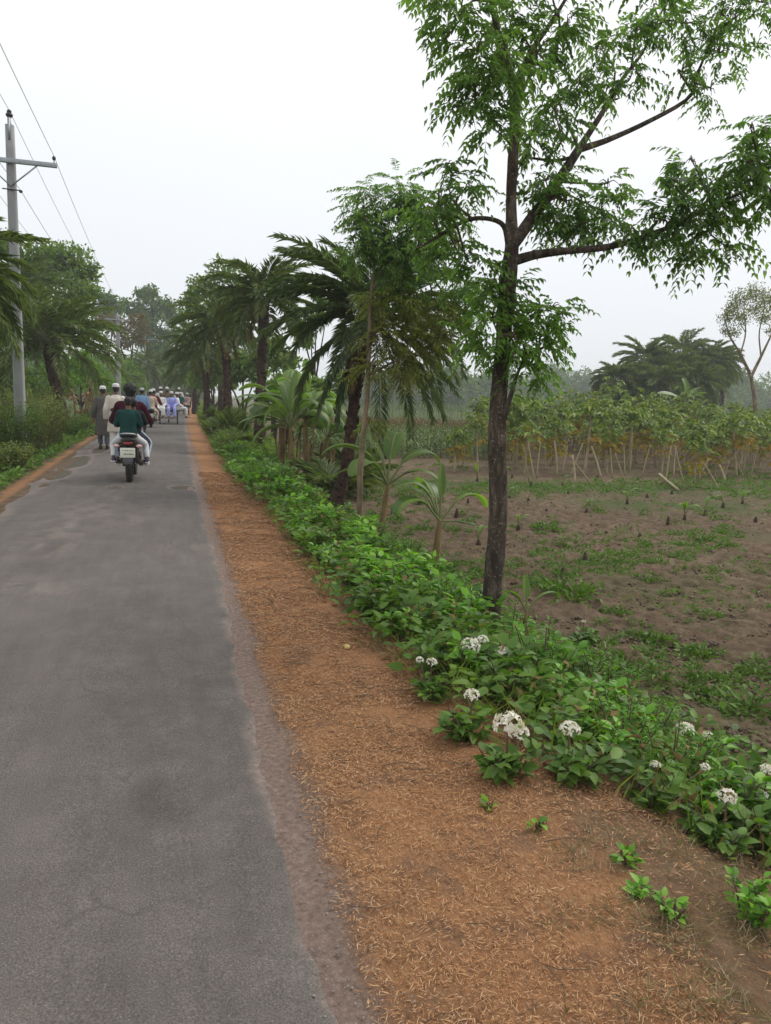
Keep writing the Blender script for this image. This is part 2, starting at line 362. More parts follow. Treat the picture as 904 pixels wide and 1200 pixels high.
def build_ground():
    gx = np.unique(np.round(np.concatenate([-np.geomspace(6, 900, 40)[::-1], np.linspace(-6, -2, 60), np.arange(-2, .3, .2), np.arange(.3, 9, .035), np.arange(9, 24, .12), np.geomspace(24, 900, 45)]), 4))
    gy = np.unique(np.round(np.concatenate([[-40, -20, -8, -3], np.arange(-1, 9, .04), np.arange(9, 24, .09), np.arange(24, 60, .4), np.geomspace(60, 1100, 50)]), 4))
    X, Y = np.meshgrid(gx, gy); s = X - xr(Y); q = xl(Y) - X
    Z = gz(X, Y)
    fld = sstep(2.5, 3.3, s)
    near = 1 - sstep(14, 40, np.hypot(X, Y))
    rows = .5 + .5 * np.sin((Y * .93 - X * .36) * 2 * np.pi / .62 + 1.6 * fbm(X * .5, Y * .5, 5))
    Z = Z + fld * near * (.11 * (fbm(X * 3.1, Y * 3.1, 21, 5) - .5) + .085 * (fbm(X * 11, Y * 11, 8, 3) - .5) + .022 * rows)
    Z = Z + fld * .10 * (fbm(X * .12, Y * .12, 31) - .5)
    vg = sstep(.05, .3, s) * (1 - sstep(1.1, 1.6, s))
    Z = Z + vg * near * (.022 * (fbm(X * 9, Y * 9, 41, 4) - .4))
    # what covers the ground where: r = fallen needles, g = green cover, b = dusty pale soil
    n1 = fbm(X * 1.7, Y * 1.7, 51); n2 = fbm(X * 5, Y * 5, 57); vi = veg_in(Y)
    r = sstep(.05, .17, s + .12 * (n2 - .5)) * (1 - sstep(vi - .10, vi + .25, s + .5 * (n1 - .5)))
    r = r * (1 - .75 * sstep(.85, 1.25, s + .6 * (n2 - .5)) * (1 - sstep(2.3, 3.0, Y)))
    r = np.maximum(r, sstep(.05, .15, q + .1 * (n2 - .5)) * (1 - sstep(.16, .38, q + .3 * (n1 - .5))) * .85)
    b = sstep(-.3, -.25, s) * (1 - sstep(.03, .20, s + .15 * (n2 - .5)))
    grn = .35 * sstep(.52, .66, fbm(X * .9, Y * .9, 61)) * fld * (.35 + .65 * n2)
    strip = np.exp(-((Y - (18.6 - .28 * (X - 9))) / 1.5) ** 2) * fld
    strip2 = np.exp(-((Y - (14.2 - .25 * (X - 12))) / 1.1) ** 2) * sstep(8, 10, X)
    grn = np.maximum(grn, (strip * .8 + strip2 * .8) * sstep(.35, .6, n1 + .1))
    grn = np.maximum(grn, sstep(.35, .9, q) * .85)
    grn = np.maximum(grn, sstep(30, 60, Y) * (s > 2.5) * .5)
    g = Geo(); ny, nx = X.shape; i = np.arange(ny - 1)[:, None] * nx; j = np.arange(nx - 1)[None]
    g.add(np.stack([X, Y, Z], -1).reshape(-1, 3), np.stack([i + j, i + j + 1, i + nx + j + 1, i + nx + j], -1).reshape(-1, 4), np.stack([r, np.clip(grn, 0, 1), b], -1).reshape(-1, 3))
    m, n, l, bs = newmat('earth')
    at = n.new('ShaderNodeVertexColor'); at.layer_name = 'Col'; sp = n.new('ShaderNodeSeparateColor'); l.new(at.outputs['Color'], sp.inputs[0])
    f1 = noise(n, l, 6, 10, rough=.78); f2 = noise(n, l, 38, 6, rough=.75); f3 = noise(n, l, .35, 3)
    soil = ramp(n, l, f1, [(.34, (.068, .045, .028)), (.5, (.140, .098, .062)), (.66, (.235, .175, .118))])
    soil = mix(n, l, soil, (.20, .16, .11), ramp(n, l, f2, [(.52, (0, 0, 0)), (.75, (.6, .6, .6))]))
    soil = mix(n, l, soil, (.09, .06, .042), ramp(n, l, f3, [(.42, (0, 0, 0)), (.6, (.35, .35, .35))]))
    st1 = noise(n, l, 75, 8, sc=(1, .55, 1), rough=.85); 
    straw = ramp(n, l, st1, [(.3, (.13, .064, .034)), (.48, (.33, .165, .078)), (.62, (.45, .25, .128)), (.78, (.56, .37, .22))])
    straw = mix(n, l, straw, (.17, .105, .068), ramp(n, l, noise(n, l, 3.2, 7, rough=.7), [(.5, (0, 0, 0)), (.64, (.8, .8, .8))]))
    green = ramp(n, l, f2, [(.3, (.03, .055, .016)), (.55, (.06, .10, .025)), (.75, (.11, .14, .05))])
    dust = ramp(n, l, f2, [(.3, (.14, .098, .078)), (.55, (.26, .19, .155)), (.75, (.38, .30, .255))])
    c = mix(n, l, soil, green, sp.outputs[1]); c = mix(n, l, c, straw, sp.outputs[0]); c = mix(n, l, c, dust, sp.outputs[2])
    l.new(c, bs.inputs['Base Color']); bs.inputs['Roughness'].default_value = .95; bs.inputs['Specular IOR Level'].default_value = .1
    ad = n.new('ShaderNodeMath'); ad.operation = 'ADD'; l.new(f1, ad.inputs[0]); l.new(f2, ad.inputs[1]); bump(n, l, bs, ad.outputs[0], .8, .03)
    tag(g.build('ground', m), kind='structure')
build_ground()

def build_road():
    gy = np.unique(np.round(np.concatenate([[-20, -6], np.arange(-2, 12, .05), np.arange(12, 30, .1), np.arange(30, 70, .5), np.geomspace(70, 260, 30)]), 4))
    u = np.unique(np.round(np.concatenate([np.linspace(0, .12, 10), np.linspace(.12, .88, 50), np.linspace(.88, 1, 22)]), 5))
    U, Y = np.meshgrid(u, gy); Lx, Rx = xl(Y), xr(Y)
    er = .10 * (fbm(Y * 1.3, Y * 0 + 3, 71, 5) - .5) + .05 * (fbm(Y * 9, Y * 0 + 1, 72, 3) - .5)
    el = .26 * (fbm(Y * .8, Y * 0 + 7, 73, 5) - .5)
    X = Lx + el + (Rx + er - Lx - el) * U
    dr = Rx + er - X; dl = X - Lx - el
    Z = .006 + .02 * np.sin(np.pi * U) - .014 * (1 - sstep(0, .12, dr)) - .014 * (1 - sstep(0, .12, dl))
    Z = Z + .006 * (fbm(X * 2, Y * 2, 75) - .5)
    n1 = fbm(X * 4, Y * 4, 76, 5); n2 = fbm(X * 1.1, Y * .35, 77)
    pale = .8 * (1 - sstep(0.0, .09, dr + .16 * (n1 - .5))) + .5 * (1 - sstep(0, .25, dl + .3 * (n1 - .5)))
    scuff = np.zeros_like(X)
    for (px, py, rx, ry) in [(105, 600, .28, 1.1), (80, 622, .35, .8), (125, 588, .2, .7), (60, 640, .3, .7), (40, 700, .25, .5), (150, 612, .25, .4), (215, 642, .3, .4)]:
        c0 = G(px, py); scuff = np.maximum(scuff, np.exp(-(((X - c0[0]) / rx) ** 2 + ((Y - c0[1]) / ry) ** 2)) * sstep(.42, .62, fbm(X * 7, Y * 3, 78, 4)))
    hole = np.zeros_like(X); rim = np.zeros_like(X)
    for (px, py, rx, ry) in [(87, 542, .30, 1.7), (68, 556, .22, 1.0), (52, 569, .10, .3), (118, 527, .2, 1.6), (73, 564, .06, .25), (215, 572, .22, .3), (135, 573, .12, .2)]:
        c0 = G(px, py); dd = ((X - c0[0]) / rx) ** 2 + ((Y - c0[1]) / ry) ** 2 + .9 * (n1 - .5)
        hole = np.maximum(hole, 1 - sstep(.75, 1.05, dd)); rim = np.maximum(rim, (1 - sstep(1.2, 1.9, dd)) * sstep(.8, 1.1, dd))
    Z = Z - .025 * hole * (dl > .08) * (dr > .08)
    n3 = fbm(X * .8, Y * .25, 79, 5); n2 = np.clip(n2 * .6 + .4 * n3 + .10 * sstep(3, 14, Y) - .05, 0, 1)  # tone lightens with distance: glancing-light paleness put into the asphalt colour
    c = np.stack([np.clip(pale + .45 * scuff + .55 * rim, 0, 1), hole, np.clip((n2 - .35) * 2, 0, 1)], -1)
    g = Geo(); ny, nx = X.shape; i = np.arange(ny - 1)[:, None] * nx; j = np.arange(nx - 1)[None]
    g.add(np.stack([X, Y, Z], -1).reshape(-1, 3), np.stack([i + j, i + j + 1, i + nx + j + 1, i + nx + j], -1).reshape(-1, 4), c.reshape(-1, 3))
    m, n, l, b = newmat('asphalt')
    at = n.new('ShaderNodeVertexColor'); at.layer_name = 'Col'; sp = n.new('ShaderNodeSeparateColor'); l.new(at.outputs['Color'], sp.inputs[0])
    f = noise(n, l, 3, 8, rough=.7); fine = noise(n, l, 160, 3, rough=.8)
    vo = n.new('ShaderNodeTexVoronoi'); vo.inputs['Scale'].default_value = 150; tc = n.new('ShaderNodeTexCoord'); l.new(tc.outputs['Object'], vo.inputs['Vector'])
    base = ramp(n, l, f, [(.3, (.078, .068, .062)), (.5, (.104, .092, .083)), (.7, (.135, .120, .108))])
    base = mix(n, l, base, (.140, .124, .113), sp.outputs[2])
    gr = ramp(n, l, fine, [(.32, (.35, .35, .35)), (.5, (.95, .95, .95)), (.68, (1.75, 1.7, 1.65))])
    base = mix(n, l, base, gr, .8, 'MULTIPLY')
    sep2 = n.new('ShaderNodeSeparateColor'); l.new(vo.outputs['Color'], sep2.inputs[0])
    near = ramp(n, l, vo.outputs['Distance'], [(.25, (1, 1, 1)), (.4, (0, 0, 0))]); pick = ramp(n, l, sep2.outputs[0], [(.93, (0, 0, 0)), (.96, (1, 1, 1))])
    stone = mix(n, l, near, pick, 1.0, 'MULTIPLY')
    base = mix(n, l, base, (.30, .27, .245), mix(n, l, stone, (.55, .55, .55), 1.0, 'MULTIPLY'))
    stk = noise(n, l, 2.2, 7, sc=(2.6, .35, 1), rough=.7); base = mix(n, l, base, ramp(n, l, stk, [(.36, (.86, .85, .84)), (.52, (1, 1, 1)), (.66, (1.14, 1.13, 1.11))]), .8, 'MULTIPLY')
    crk = n.new('ShaderNodeTexVoronoi'); crk.feature = 'DISTANCE_TO_EDGE'; crk.inputs['Scale'].default_value = 1.1; mpc = n.new('ShaderNodeMapping'); nw = n.new('ShaderNodeTexNoise'); nw.inputs['Scale'].default_value = 4; nw.inputs['Detail'].default_value = 5; l.new(tc.outputs['Object'], nw.inputs['Vector']); l.new(mix(n, l, tc.outputs['Object'], nw.outputs['Color'], .35), crk.inputs['Vector'])
    ck = ramp(n, l, crk.outputs['Distance'], [(.0, (.5, .5, .5)), (.012, (0, 0, 0))]); base = mix(n, l, base, (.045, .04, .036), mix(n, l, ck, ramp(n, l, f, [(.48, (0, 0, 0)), (.6, (1, 1, 1))]), 1.0, 'MULTIPLY'))
    dust = ramp(n, l, noise(n, l, 28, 6, rough=.75), [(.3, (.12, .09, .075)), (.5, (.225, .178, .15)), (.72, (.36, .30, .26))])
    base = mix(n, l, base, dust, sp.outputs[0]); base = mix(n, l, base, (.075, .065, .045), sp.outputs[1])
    l.new(base, b.inputs['Base Color']); b.inputs['Roughness'].default_value = .85; b.inputs['Specular IOR Level'].default_value = .3
    bump(n, l, b, fine, .5, .006)
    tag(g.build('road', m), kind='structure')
build_road()

# ------------------------------------------------------------------ trees with compound leaves (near), built from limbs
def px_path(rows):
    """rows of (px, py, Y, radius) -> points, radii"""
    return np.array([P(a, b, c) for a, b, c, r in rows]), np.array([r for a, b, c, r in rows])
def compound(g, gt, rng, base, d, L, nl, ll, lw, droop=.35):
    """compound leaves: rib from base along d, paired drooping leaflets"""
    n = len(base); d = unit(d); t = np.linspace(.18, 1, nl)
    pt = base[:, None] + d[:, None] * (L[:, None, None] * t[None, :, None]); pt[..., 2] -= droop * L[:, None] * t[None] ** 2
    tan = d[:, None] * np.ones((1, nl, 1)); tan = tan + np.array([0, 0, -1.0]) * (2 * droop * t)[None, :, None]; tan = unit(tan)
    side = unit(np.cross(tan, np.array([0, 0, 1.0]))); 
    for sg in (-1, 1):
        dd = tan * .65 + side * sg * .8 + np.array([0, 0, -.35]) + rng.normal(0, .16, tan.shape)
        nr = np.array([0, 0, 1.0]) + rng.normal(0, .3, tan.shape)
        sc = ll * (1 - .35 * np.abs(t - .55) / .55)[None] * rng.uniform(.8, 1.15, (n, nl))
        scatter(g, T_FOLD, pt.reshape(-1, 3), dd.reshape(-1, 3), nr.reshape(-1, 3), sc.ravel(), (sc * lw).ravel())
    # thin rib as a narrow leaf shape
    tip = d - np.array([0, 0, droop]); scatter(gt, T_DIAM, base, tip, np.tile([0, 0, 1.0], (n, 1)) + rng.normal(0, .3, (n, 3)), L * .98, .006)
def near_tree(name, label, cat, base, trunk, limbs, blobs, mats, seed, leafL=.30, nl=7, ll=.085, lw=.32, dens=1.0, bark='bark', trunk_n=14):
    """blobs: (px, py, Y, radius_px, depth_factor, group index into mats)"""
    rng = np.random.default_rng(seed); t = thing(name, base, label, cat)
    o0 = np.asarray(base, float); g = Geo(); nodes = []
    p, r = px_path(trunk); p[0] = o0 if trunk[0][3] else p[0]
    tube(g, p - o0, r, trunk_n, seg=46, rough=.16, seed=seed); nodes += list(spline(np.hstack([p, r[:, None]]), 30)[8:])
    # root flare
    for a in np.linspace(0, 6.28, 6)[:-1]:
        dv = A(math.cos(a + seed), math.sin(a + seed), 0)
        tube(g, [dv * r[0] * .4 + A(0, 0, .22), dv * r[0] * .9 + A(0, 0, .06), dv * r[0] * 1.7 + A(0, 0, -.1)], [r[0] * .35, r[0] * .36, r[0] * .2], 6, seg=6)
    g.build('trunk', M[bark], t)
    for lb in limbs:
        g = Geo(); p, r = px_path(lb); tube(g, p - o0, r, 8, seg=22, rough=.10, seed=seed + 5)
        nodes += list(spline(np.hstack([p, r[:, None]]), 16)[3:]); g.build('limb', M[bark], t)
    nodes = np.array(nodes)[:, :3]
    gl = [Geo() for _ in mats]; gt = Geo()
    for (bx, by, Y, rp, dep, mi) in blobs:
        c = P(bx, by, Y); R = rp / F * Y * 1.04; nn = max(8, int(dens * rp * rp / 17.0))
        ns = 4 + int(rp / 8); subs = c + rdir(rng, ns) * (R * rng.uniform(.2, .8, (ns, 1))) * A(1, dep, .8)
        near_n = nodes[np.argmin(np.linalg.norm(nodes - c, axis=1))]
        mid = (near_n + c) / 2 + rng.normal(0, .06, 3)
        tube(gt, np.array([near_n, mid, c]) - o0, [.012, .008, .005], 5, seg=7, cap=False)
        for s_ in subs:
            tube(gt, np.array([c, (c + s_) / 2 + A(0, 0, .03), s_]) - o0, [.005, .004, .002], 4, seg=5, cap=False)
        per = nn // ns + 1
        for s_ in subs:
            k = per; dd = rdir(rng, k, -.75, .7)
            bp = s_ + dd * rng.uniform(.0, .5, (k, 1)) * R * .6
            out = unit(dd + unit(s_ - c) * .5 + A(0, 0, -.1))
            compound(gl[mi], gt, rng, bp - o0, out, leafL * rng.uniform(.55, 1.15, k), nl, ll, lw)
    for g_, mt in zip(gl, mats):
        if g_.n: g_.build('crown', M[mt], t, smooth=False)
    gt.build('twigs', M['twig'], t)
    return t

b1 = G(575, 727, -.26); b1[2] = gz1(b1[0], b1[1]) - .03
Y1 = b1[1]
near_tree('roadside_tree', 'tall slender tree with speckled grey-brown trunk growing on the verge beside the bare field', 'tree', b1,
    [(575, 727, Y1, .088), (578, 680, Y1, .080), (584, 600, Y1, .078), (583, 500, Y1, .074), (589, 410, Y1, .064), (595, 335, Y1, .072), (600, 290, Y1, .055), (599, 230, Y1, .042), (603, 160, Y1, .041), (603, 105, Y1, .037)],
    [[(601, 306, Y1, .045), (630, 298, Y1 - .1, .036), (665, 294, Y1 - .25, .028), (720, 288, Y1 - .4, .025), (780, 268, Y1 - .55, .018), (850, 235, Y1 - .7, .012), (935, 195, Y1 - .8, .006)],
     [(601, 288, Y1, .045), (622, 258, Y1 + .2, .05), (648, 222, Y1 + .4, .046), (679, 174, Y1 + .6, .038)],
     [(679, 175, Y1 + .6, .034), (715, 163, Y1 + .6, .024), (765, 140, Y1 + .7, .020), (808, 114, Y1 + .8, .018), (818, 85, Y1 + .9, .014), (835, 45, Y1 + .9, .009), (852, -5, Y1 + .9, .005)],
     [(679, 174, Y1 + .6, .030), (706, 132, Y1 + .8, .024), (730, 92, Y1 + 1., .018), (757, 55, Y1 + 1.1, .012), (790, -20, Y1 + 1.2, .007)],
     [(678, 174, Y1 + .6, .014), (668, 150, Y1 + .6, .010), (655, 118, Y1 + .6, .006)],
     [(672, 184, Y1 + .55, .016), (650, 188, Y1 + .5, .014), (612, 184, Y1 + .35, .008)],
     [(597, 288, Y1, .03), (590, 264, Y1 - .05, .02), (570, 256, Y1 - .1, .018), (545, 259, Y1 - .1, .016), (516, 276, Y1 - .1, .012), (488, 292, Y1 - .1, .006)],
     [(603, 108, Y1, .036), (592, 65, Y1 - .1, .026), (578, 15, Y1 - .2, .018), (566, -60, Y1 - .3, .008)],
     [(604, 108, Y1, .034), (622, 62, Y1 + .1, .024), (645, 28, Y1 + .2, .018), (668, -10, Y1 + .3, .012), (690, -60, Y1 + .3, .006)],
     [(585, 515, Y1 - .05, .022), (597, 470, Y1 - .1, .020), (606, 440, Y1 - .12, .014), (617, 415, Y1 - .15, .008)]],
    [(560, 60, Y1 - .2, 42, 1, 0), (540, 18, Y1 - .3, 34, 1, 0), (595, 75, Y1 - .4, 38, 1, 0), (630, 62, Y1, 38, 1, 0), (558, 118, Y1 - .2, 36, 1, 0), (578, 150, Y1 - .3, 28, 1, 0), (525, -5, Y1 - .3, 34, 1, 0), (600, 20, Y1, 34, 1, 0),
     (650, 130, Y1 + .3, 34, 1, 0), (622, 158, Y1 + .3, 28, 1, 0), (680, 98, Y1 + .5, 34, 1, 0), (705, 58, Y1 + .7, 34, 1, 0), (745, 38, Y1 + .8, 34, 1, 0), (665, 28, Y1 + .3, 36, 1, 0), (722, 108, Y1 + .8, 22, 1, 0), (742, 82, Y1 + .8, 18, 1, 0),
     (802, 28, Y1 + .8, 34, 1, 0), (843, 62, Y1 + .9, 30, 1, 0), (800, 85, Y1 + .8, 17, 1, 0), (862, 18, Y1 + .9, 26, 1, 0), (775, 8, Y1 + 1, 26, 1, 0), (893, 3, Y1 + .8, 22, 1, 0), (833, 105, Y1 + .8, 18, 1, 0), (868, -30, Y1 + .8, 40, 1, 0), (780, -50, Y1, 60, 1, 0), (640, -60, Y1, 70, 1, 0),
     (640, 212, Y1 + .2, 34, 1, 0), (664, 236, Y1 + .1, 36, 1, 0), (704, 246, Y1, 30, 1, 0), (640, 258, Y1 + .2, 28, 1, 0), (712, 215, Y1 + .1, 20, 1, 0), (680, 268, Y1, 22, 1, 0),
     (735, 272, Y1 - .4, 26, 1, 0), (765, 255, Y1 - .5, 30, 1, 0), (800, 244, Y1 - .6, 36, 1, 0), (842, 215, Y1 - .7, 36, 1, 0), (882, 190, Y1 - .8, 36, 1, 0), (915, 168, Y1 - .8, 40, 1, 0), (850, 262, Y1 - .7, 28, 1, 0), (815, 280, Y1 - .6, 22, 1, 0), (852, 290, Y1 - .65, 16, 1, 0), (788, 214, Y1 - .6, 20, 1, 0), (880, 150, Y1 - .8, 20, 1, 0), (812, 190, Y1 - .7, 16, 1, 0), (905, 225, Y1 - .8, 24, 1, 0),
     (528, 226, Y1 - .1, 28, 1, 0), (524, 198, Y1 - .1, 20, 1, 0), (502, 250, Y1 - .1, 26, 1, 0), (538, 284, Y1 - .1, 26, 1, 0), (558, 305, Y1 - .1, 26, 1, 0), (575, 335, Y1 - .1, 26, 1, 0), (545, 222, Y1 - .1, 18, 1, 0),
     (600, 352, Y1 - .1, 34, 1, 1), (628, 372, Y1 - .15, 30, 1, 1), (578, 372, Y1 - .1, 28, 1, 1), (640, 402, Y1 - .15, 26, 1, 1), (614, 418, Y1 - .15, 26, 1, 1), (560, 398, Y1 - .1, 18, 1, 1), (646, 362, Y1 - .1, 18, 1, 1), (600, 395, Y1 - .3, 26, 1, 1), (632, 436, Y1 - .1, 18, 1, 1)],
    ['leaf_near', 'leaf_low'], 11, leafL=.27, nl=6, ll=.085, lw=.40, dens=.43)

b2 = G(425, 643, -.42); b2[2] = gz1(b2[0], b2[1]) - .03; Y2 = b2[1]
near_tree('slender_tree', 'thin pale-stemmed young tree with olive lower leaves, between leaning date palm and young banana', 'tree', b2,
    [(425, 643, Y2, .046), (422, 590, Y2, .040), (424, 530, Y2, .038), (430, 470, Y2, .034), (433, 400, Y2, .028), (437, 330, Y2, .02), (445, 270, Y2, .012)],
    [[(433, 400, Y2, .022), (455, 370, Y2, .018), (480, 345, Y2, .012), (510, 330, Y2, .006)],
     [(436, 340, Y2, .02), (460, 300, Y2, .015), (490, 262, Y2, .010), (505, 235, Y2, .005)],
     [(432, 440, Y2, .018), (460, 425, Y2 - .1, .014), (495, 410, Y2 - .1, .008)],
     [(440, 300, Y2, .02), (432, 270, Y2, .012), (425, 240, Y2, .006)]],
    [(440, 235, Y2, 32, 1, 0), (468, 226, Y2, 30, 1, 0), (492, 240, Y2, 26, 1, 0), (415, 290, Y2, 22, 1, 0), (520, 262, Y2, 22, 1, 0), (470, 330, Y2, 24, 1, 0), (425, 265, Y2, 24, 1, 0), (455, 270, Y2, 32, 1, 0), (490, 275, Y2, 28, 1, 0), (470, 305, Y2, 28, 1, 0), (505, 300, Y2, 24, 1, 0),
     (535, 330, Y2, 26, 1, 0), (550, 358, Y2, 24, 1, 0),
     (450, 350, Y2, 24, 1, 1), (485, 355, Y2, 26, 1, 1), (515, 365, Y2, 24, 1, 1), (455, 395, Y2 - .1, 24, 1, 1), (490, 400, Y2 - .1, 26, 1, 1), (470, 425, Y2 - .1, 22, 1, 1), (510, 395, Y2, 20, 1, 1), (440, 430, Y2, 18, 1, 1), (432, 490, Y2, 12, 1, 1)],
    ['leaf_near', 'leaf_olive'], 23, leafL=.32, nl=8, ll=.08, lw=.34, dens=1.5, bark='bark_pale', trunk_n=10)

# ------------------------------------------------------------------ date palms
def frond(gl, gr, rng, base, az, elev, L, npair, ll, droop, lw=.022, curl=0.0, rr=.014):
    m = 18; t = np.linspace(0, 1, m); el = elev - droop * t ** 1.25; a = az + curl * t
    d = np.stack([np.cos(el) * np.cos(a), np.cos(el) * np.sin(a), np.sin(el)], -1)
    p = base + np.vstack([[0, 0, 0], np.cumsum((d[1:] + d[:-1]) / 2 * (L / (m - 1)), 0)])
    tube(gr, p, np.linspace(rr, rr * .25, m), 4, cap=False)
    tt = np.linspace(.16, .99, npair); pos = np.stack([np.interp(tt, t, p[:, k]) for k in range(3)], -1)
    tan = unit(np.stack([np.interp(tt, t, d[:, k]) for k in range(3)], -1)); side = unit(np.cross(tan, A(0, 0, 1)) + 1e-6); up = np.cross(side, tan)
    for sg in (-1, 1):
        ang = np.radians(rng.uniform(34, 58, npair)) * (1 - .35 * tt)
        dd = tan * np.cos(ang)[:, None] + side * (sg * np.sin(ang))[:, None] + up * rng.uniform(-.1, .5, (npair, 1)) + A(0, 0, -.12) + rng.normal(0, .055, (npair, 3))
        ln = ll * (.55 + .6 * np.sin(np.pi * np.clip(tt * .9 + .08, 0, 1))) * rng.uniform(.85, 1.1, npair)
        scatter(gl, T_FOLD, pos, dd, up + rng.normal(0, .25, pos.shape), ln, np.full(npair, lw))
def palm(name, label, base, trunk, crown, L, seed, nf=44, npair=46, ll=.3, lw=.024, mat='palm', rt=.15, parts=False, lo=-1.0, dry=3, group=None, extra=()):
    """trunk: list of world points from base up to the crown"""
    rng = np.random.default_rng(seed); o0 = np.asarray(base, float); t = thing(name, o0, label, 'palm tree', group)
    g = Geo(); pts = np.array(list(trunk) + [crown]) - o0
    rs = np.interp(np.linspace(0, 1, len(pts)), [0, .12, .5, 1], [rt * 1.35, rt, rt * .85, rt * .95])
    tube(g, pts, rs, 12, seg=40, rough=.28, seed=seed)
    sp = spline(pts, 60)
    # old leaf bases make the trunk scaly
    for k in range(150):
        f = rng.uniform(.02, 1); i = min(int(f * 58), 57); q = sp[i] * (1 - (f * 58 - i)) + sp[i + 1] * (f * 58 - i); a = k * 2.4
        dv = A(math.cos(a), math.sin(a), 0); r0 = np.interp(f, np.linspace(0, 1, len(rs)), rs)
        tube(g, [q + dv * r0 * .8, q + dv * r0 * 1.12 + A(0, 0, .03), q + dv * r0 * 1.22 + A(0, 0, .075 + .05 * (f > .85))], [.035 * rt / .15, .026 * rt / .15, .008], 4)
    g.build('trunk', M['palm_bark'], t)
    c = np.asarray(crown) - o0; gl = Geo(); gr = Geo()
    specs = [(i * 2.399 + rng.normal(0, .2), 1.35 - (1.35 - lo) * ((i + .5) / nf) ** .85) for i in range(nf)] + list(extra)
    for i, (az, el) in enumerate(specs):
        dr = rng.uniform(.55, .95) + .35 * max(0, math.cos(el)) - (.5 if el < -.4 else 0)
        if parts: gl = Geo(); gr = Geo()
        ln = L * rng.uniform(.85, 1.08) * (.8 if el > 1.0 else 1)
        frond(gl, gr, rng, c + A(math.cos(az), math.sin(az), 0) * rt * .6 + A(0, 0, .1 * el), az, el, ln, npair, ll, dr, lw, rng.normal(0, .25), .016 * L / 2.3)
        if parts:
            fo = gl.build('frond', M[mat], t, smooth=False); gr.build('rib', M['rachis'], fo)
    if not parts:
        gl.build('crown', M[mat], t, smooth=False); gr.build('frond_ribs', M['rachis'], t)
    if dry:
        gl = Geo()
        for k in range(dry):
            az = rng.uniform(0, 6.28); frond(gl, gl, rng, c + A(0, 0, -.1), az, -.9, L * .6, npair // 2, ll * .7, .6, lw)
        gl.build('dead_frond', M['palm_dry'], t, smooth=False)
    return t
def gp(px, py, z=0.0, dz=-.05):
    p = G(px, py, z); p[2] = gz1(p[0], p[1]) + dz; return p
def gY(px, py, Y, dz=-.05):
    p = P(px, py, Y); p[2] = gz1(p[0], p[1]) + dz; return p

b = gp(388, 603, -.45); Yp = b[1]
palm('date_palm', 'leaning date palm with dark curved trunk and long drooping fronds, behind the thin pale tree', b,
     [b, P(402, 565, Yp), P(411, 510, Yp), P(416, 460, Yp), P(427, 412, Yp)], P(438, 374, Yp), 2.08, 31, nf=42, npair=70, ll=.30, lw=.018, rt=.115, parts=True, lo=.0,
     extra=[(math.radians(172), .75), (math.radians(160), 1.0), (math.radians(185), .5), (math.radians(190), .95), (math.radians(178), -.9), (math.radians(200), .2), (math.radians(-15), -.7), (math.radians(-30), -.2), (math.radians(5), -.3), (math.radians(240), -.2), (math.radians(270), -1.1), (math.radians(350), -.5), (math.radians(30), -.6), (math.radians(155), -.4), (math.radians(20), -.9), (math.radians(165), -1.1)])
for (bx, by, Y, cx, cy, L, lab, sd, rt, nf) in [
    (303, 505, 24, 310, 350, 1.95, 'date palm with straight reddish-brown trunk behind the torn banana clump and the fan palm', 41, .15, 36),
    (268, 488, 32, 262, 380, 2.25, 'dark-trunked date palm just past the reddish-trunked one, overhanging the orange verge', 42, .16, 36),
    (243, 470, 43, 238, 408, 2.4, 'low drooping date palm over the verge where the road narrows away', 43, .17, 46),
    (228, 462, 62, 226, 432, 2.6, 'small distant date palm at the road edge past all its neighbours', 44, .17, 40)]:
    b = gY(bx, by, Y)
    palm('date_palm', lab, b, [b, P(bx + (cx - bx) * .4 + 1, by + (cy - by) * .4, Y), P(bx + (cx - bx) * .8, by + (cy - by) * .8, Y)], P(cx, cy, Y), L, sd, nf=nf, npair=40, ll=.42, lw=.032 + Y * .0006, mat='palm_far', rt=rt, lo=-.5, dry=4)
# the far side of the road
for (bx, by, Y, pts, cx, cy, L, lab, sd, rt, nf) in [
    (77, 508, 28, [(74, 490), (67, 460), (60, 430)], 58, 402, 2.7, 'date palm with bent dark trunk rising beside the shrubs and concrete pole across the road', 51, .17, 52),
    (-82, 530, 16.5, [(-80, 450), (-78, 380)], -76, 312, 1.9, 'date palm mostly out of view, its fronds reaching in past the concrete pole', 52, .15, 46),
    (6, 500, 33, [(8, 460), (10, 420)], 12, 352, 2.9, 'dense date palm behind the concrete pole, fronds crossing it', 53, .17, 52),
    (166, 462, 78, [(166, 450), (167, 440)], 172, 428, 2.6, 'small far date palm with thin dark trunk beside the third pole', 54, .15, 36)]:
    b = gY(bx, by, Y)
    palm('date_palm', lab, b, [b] + [P(a, c, Y) for a, c in pts], P(cx, cy, Y), L, sd, nf=nf, npair=38, ll=.40, lw=.034 + Y * .0006, mat='palm_far' if sd != 53 else 'palm', rt=rt, lo={51: -.25, 52: -.7}.get(sd, -.9), dry=0 if sd == 51 else 3)
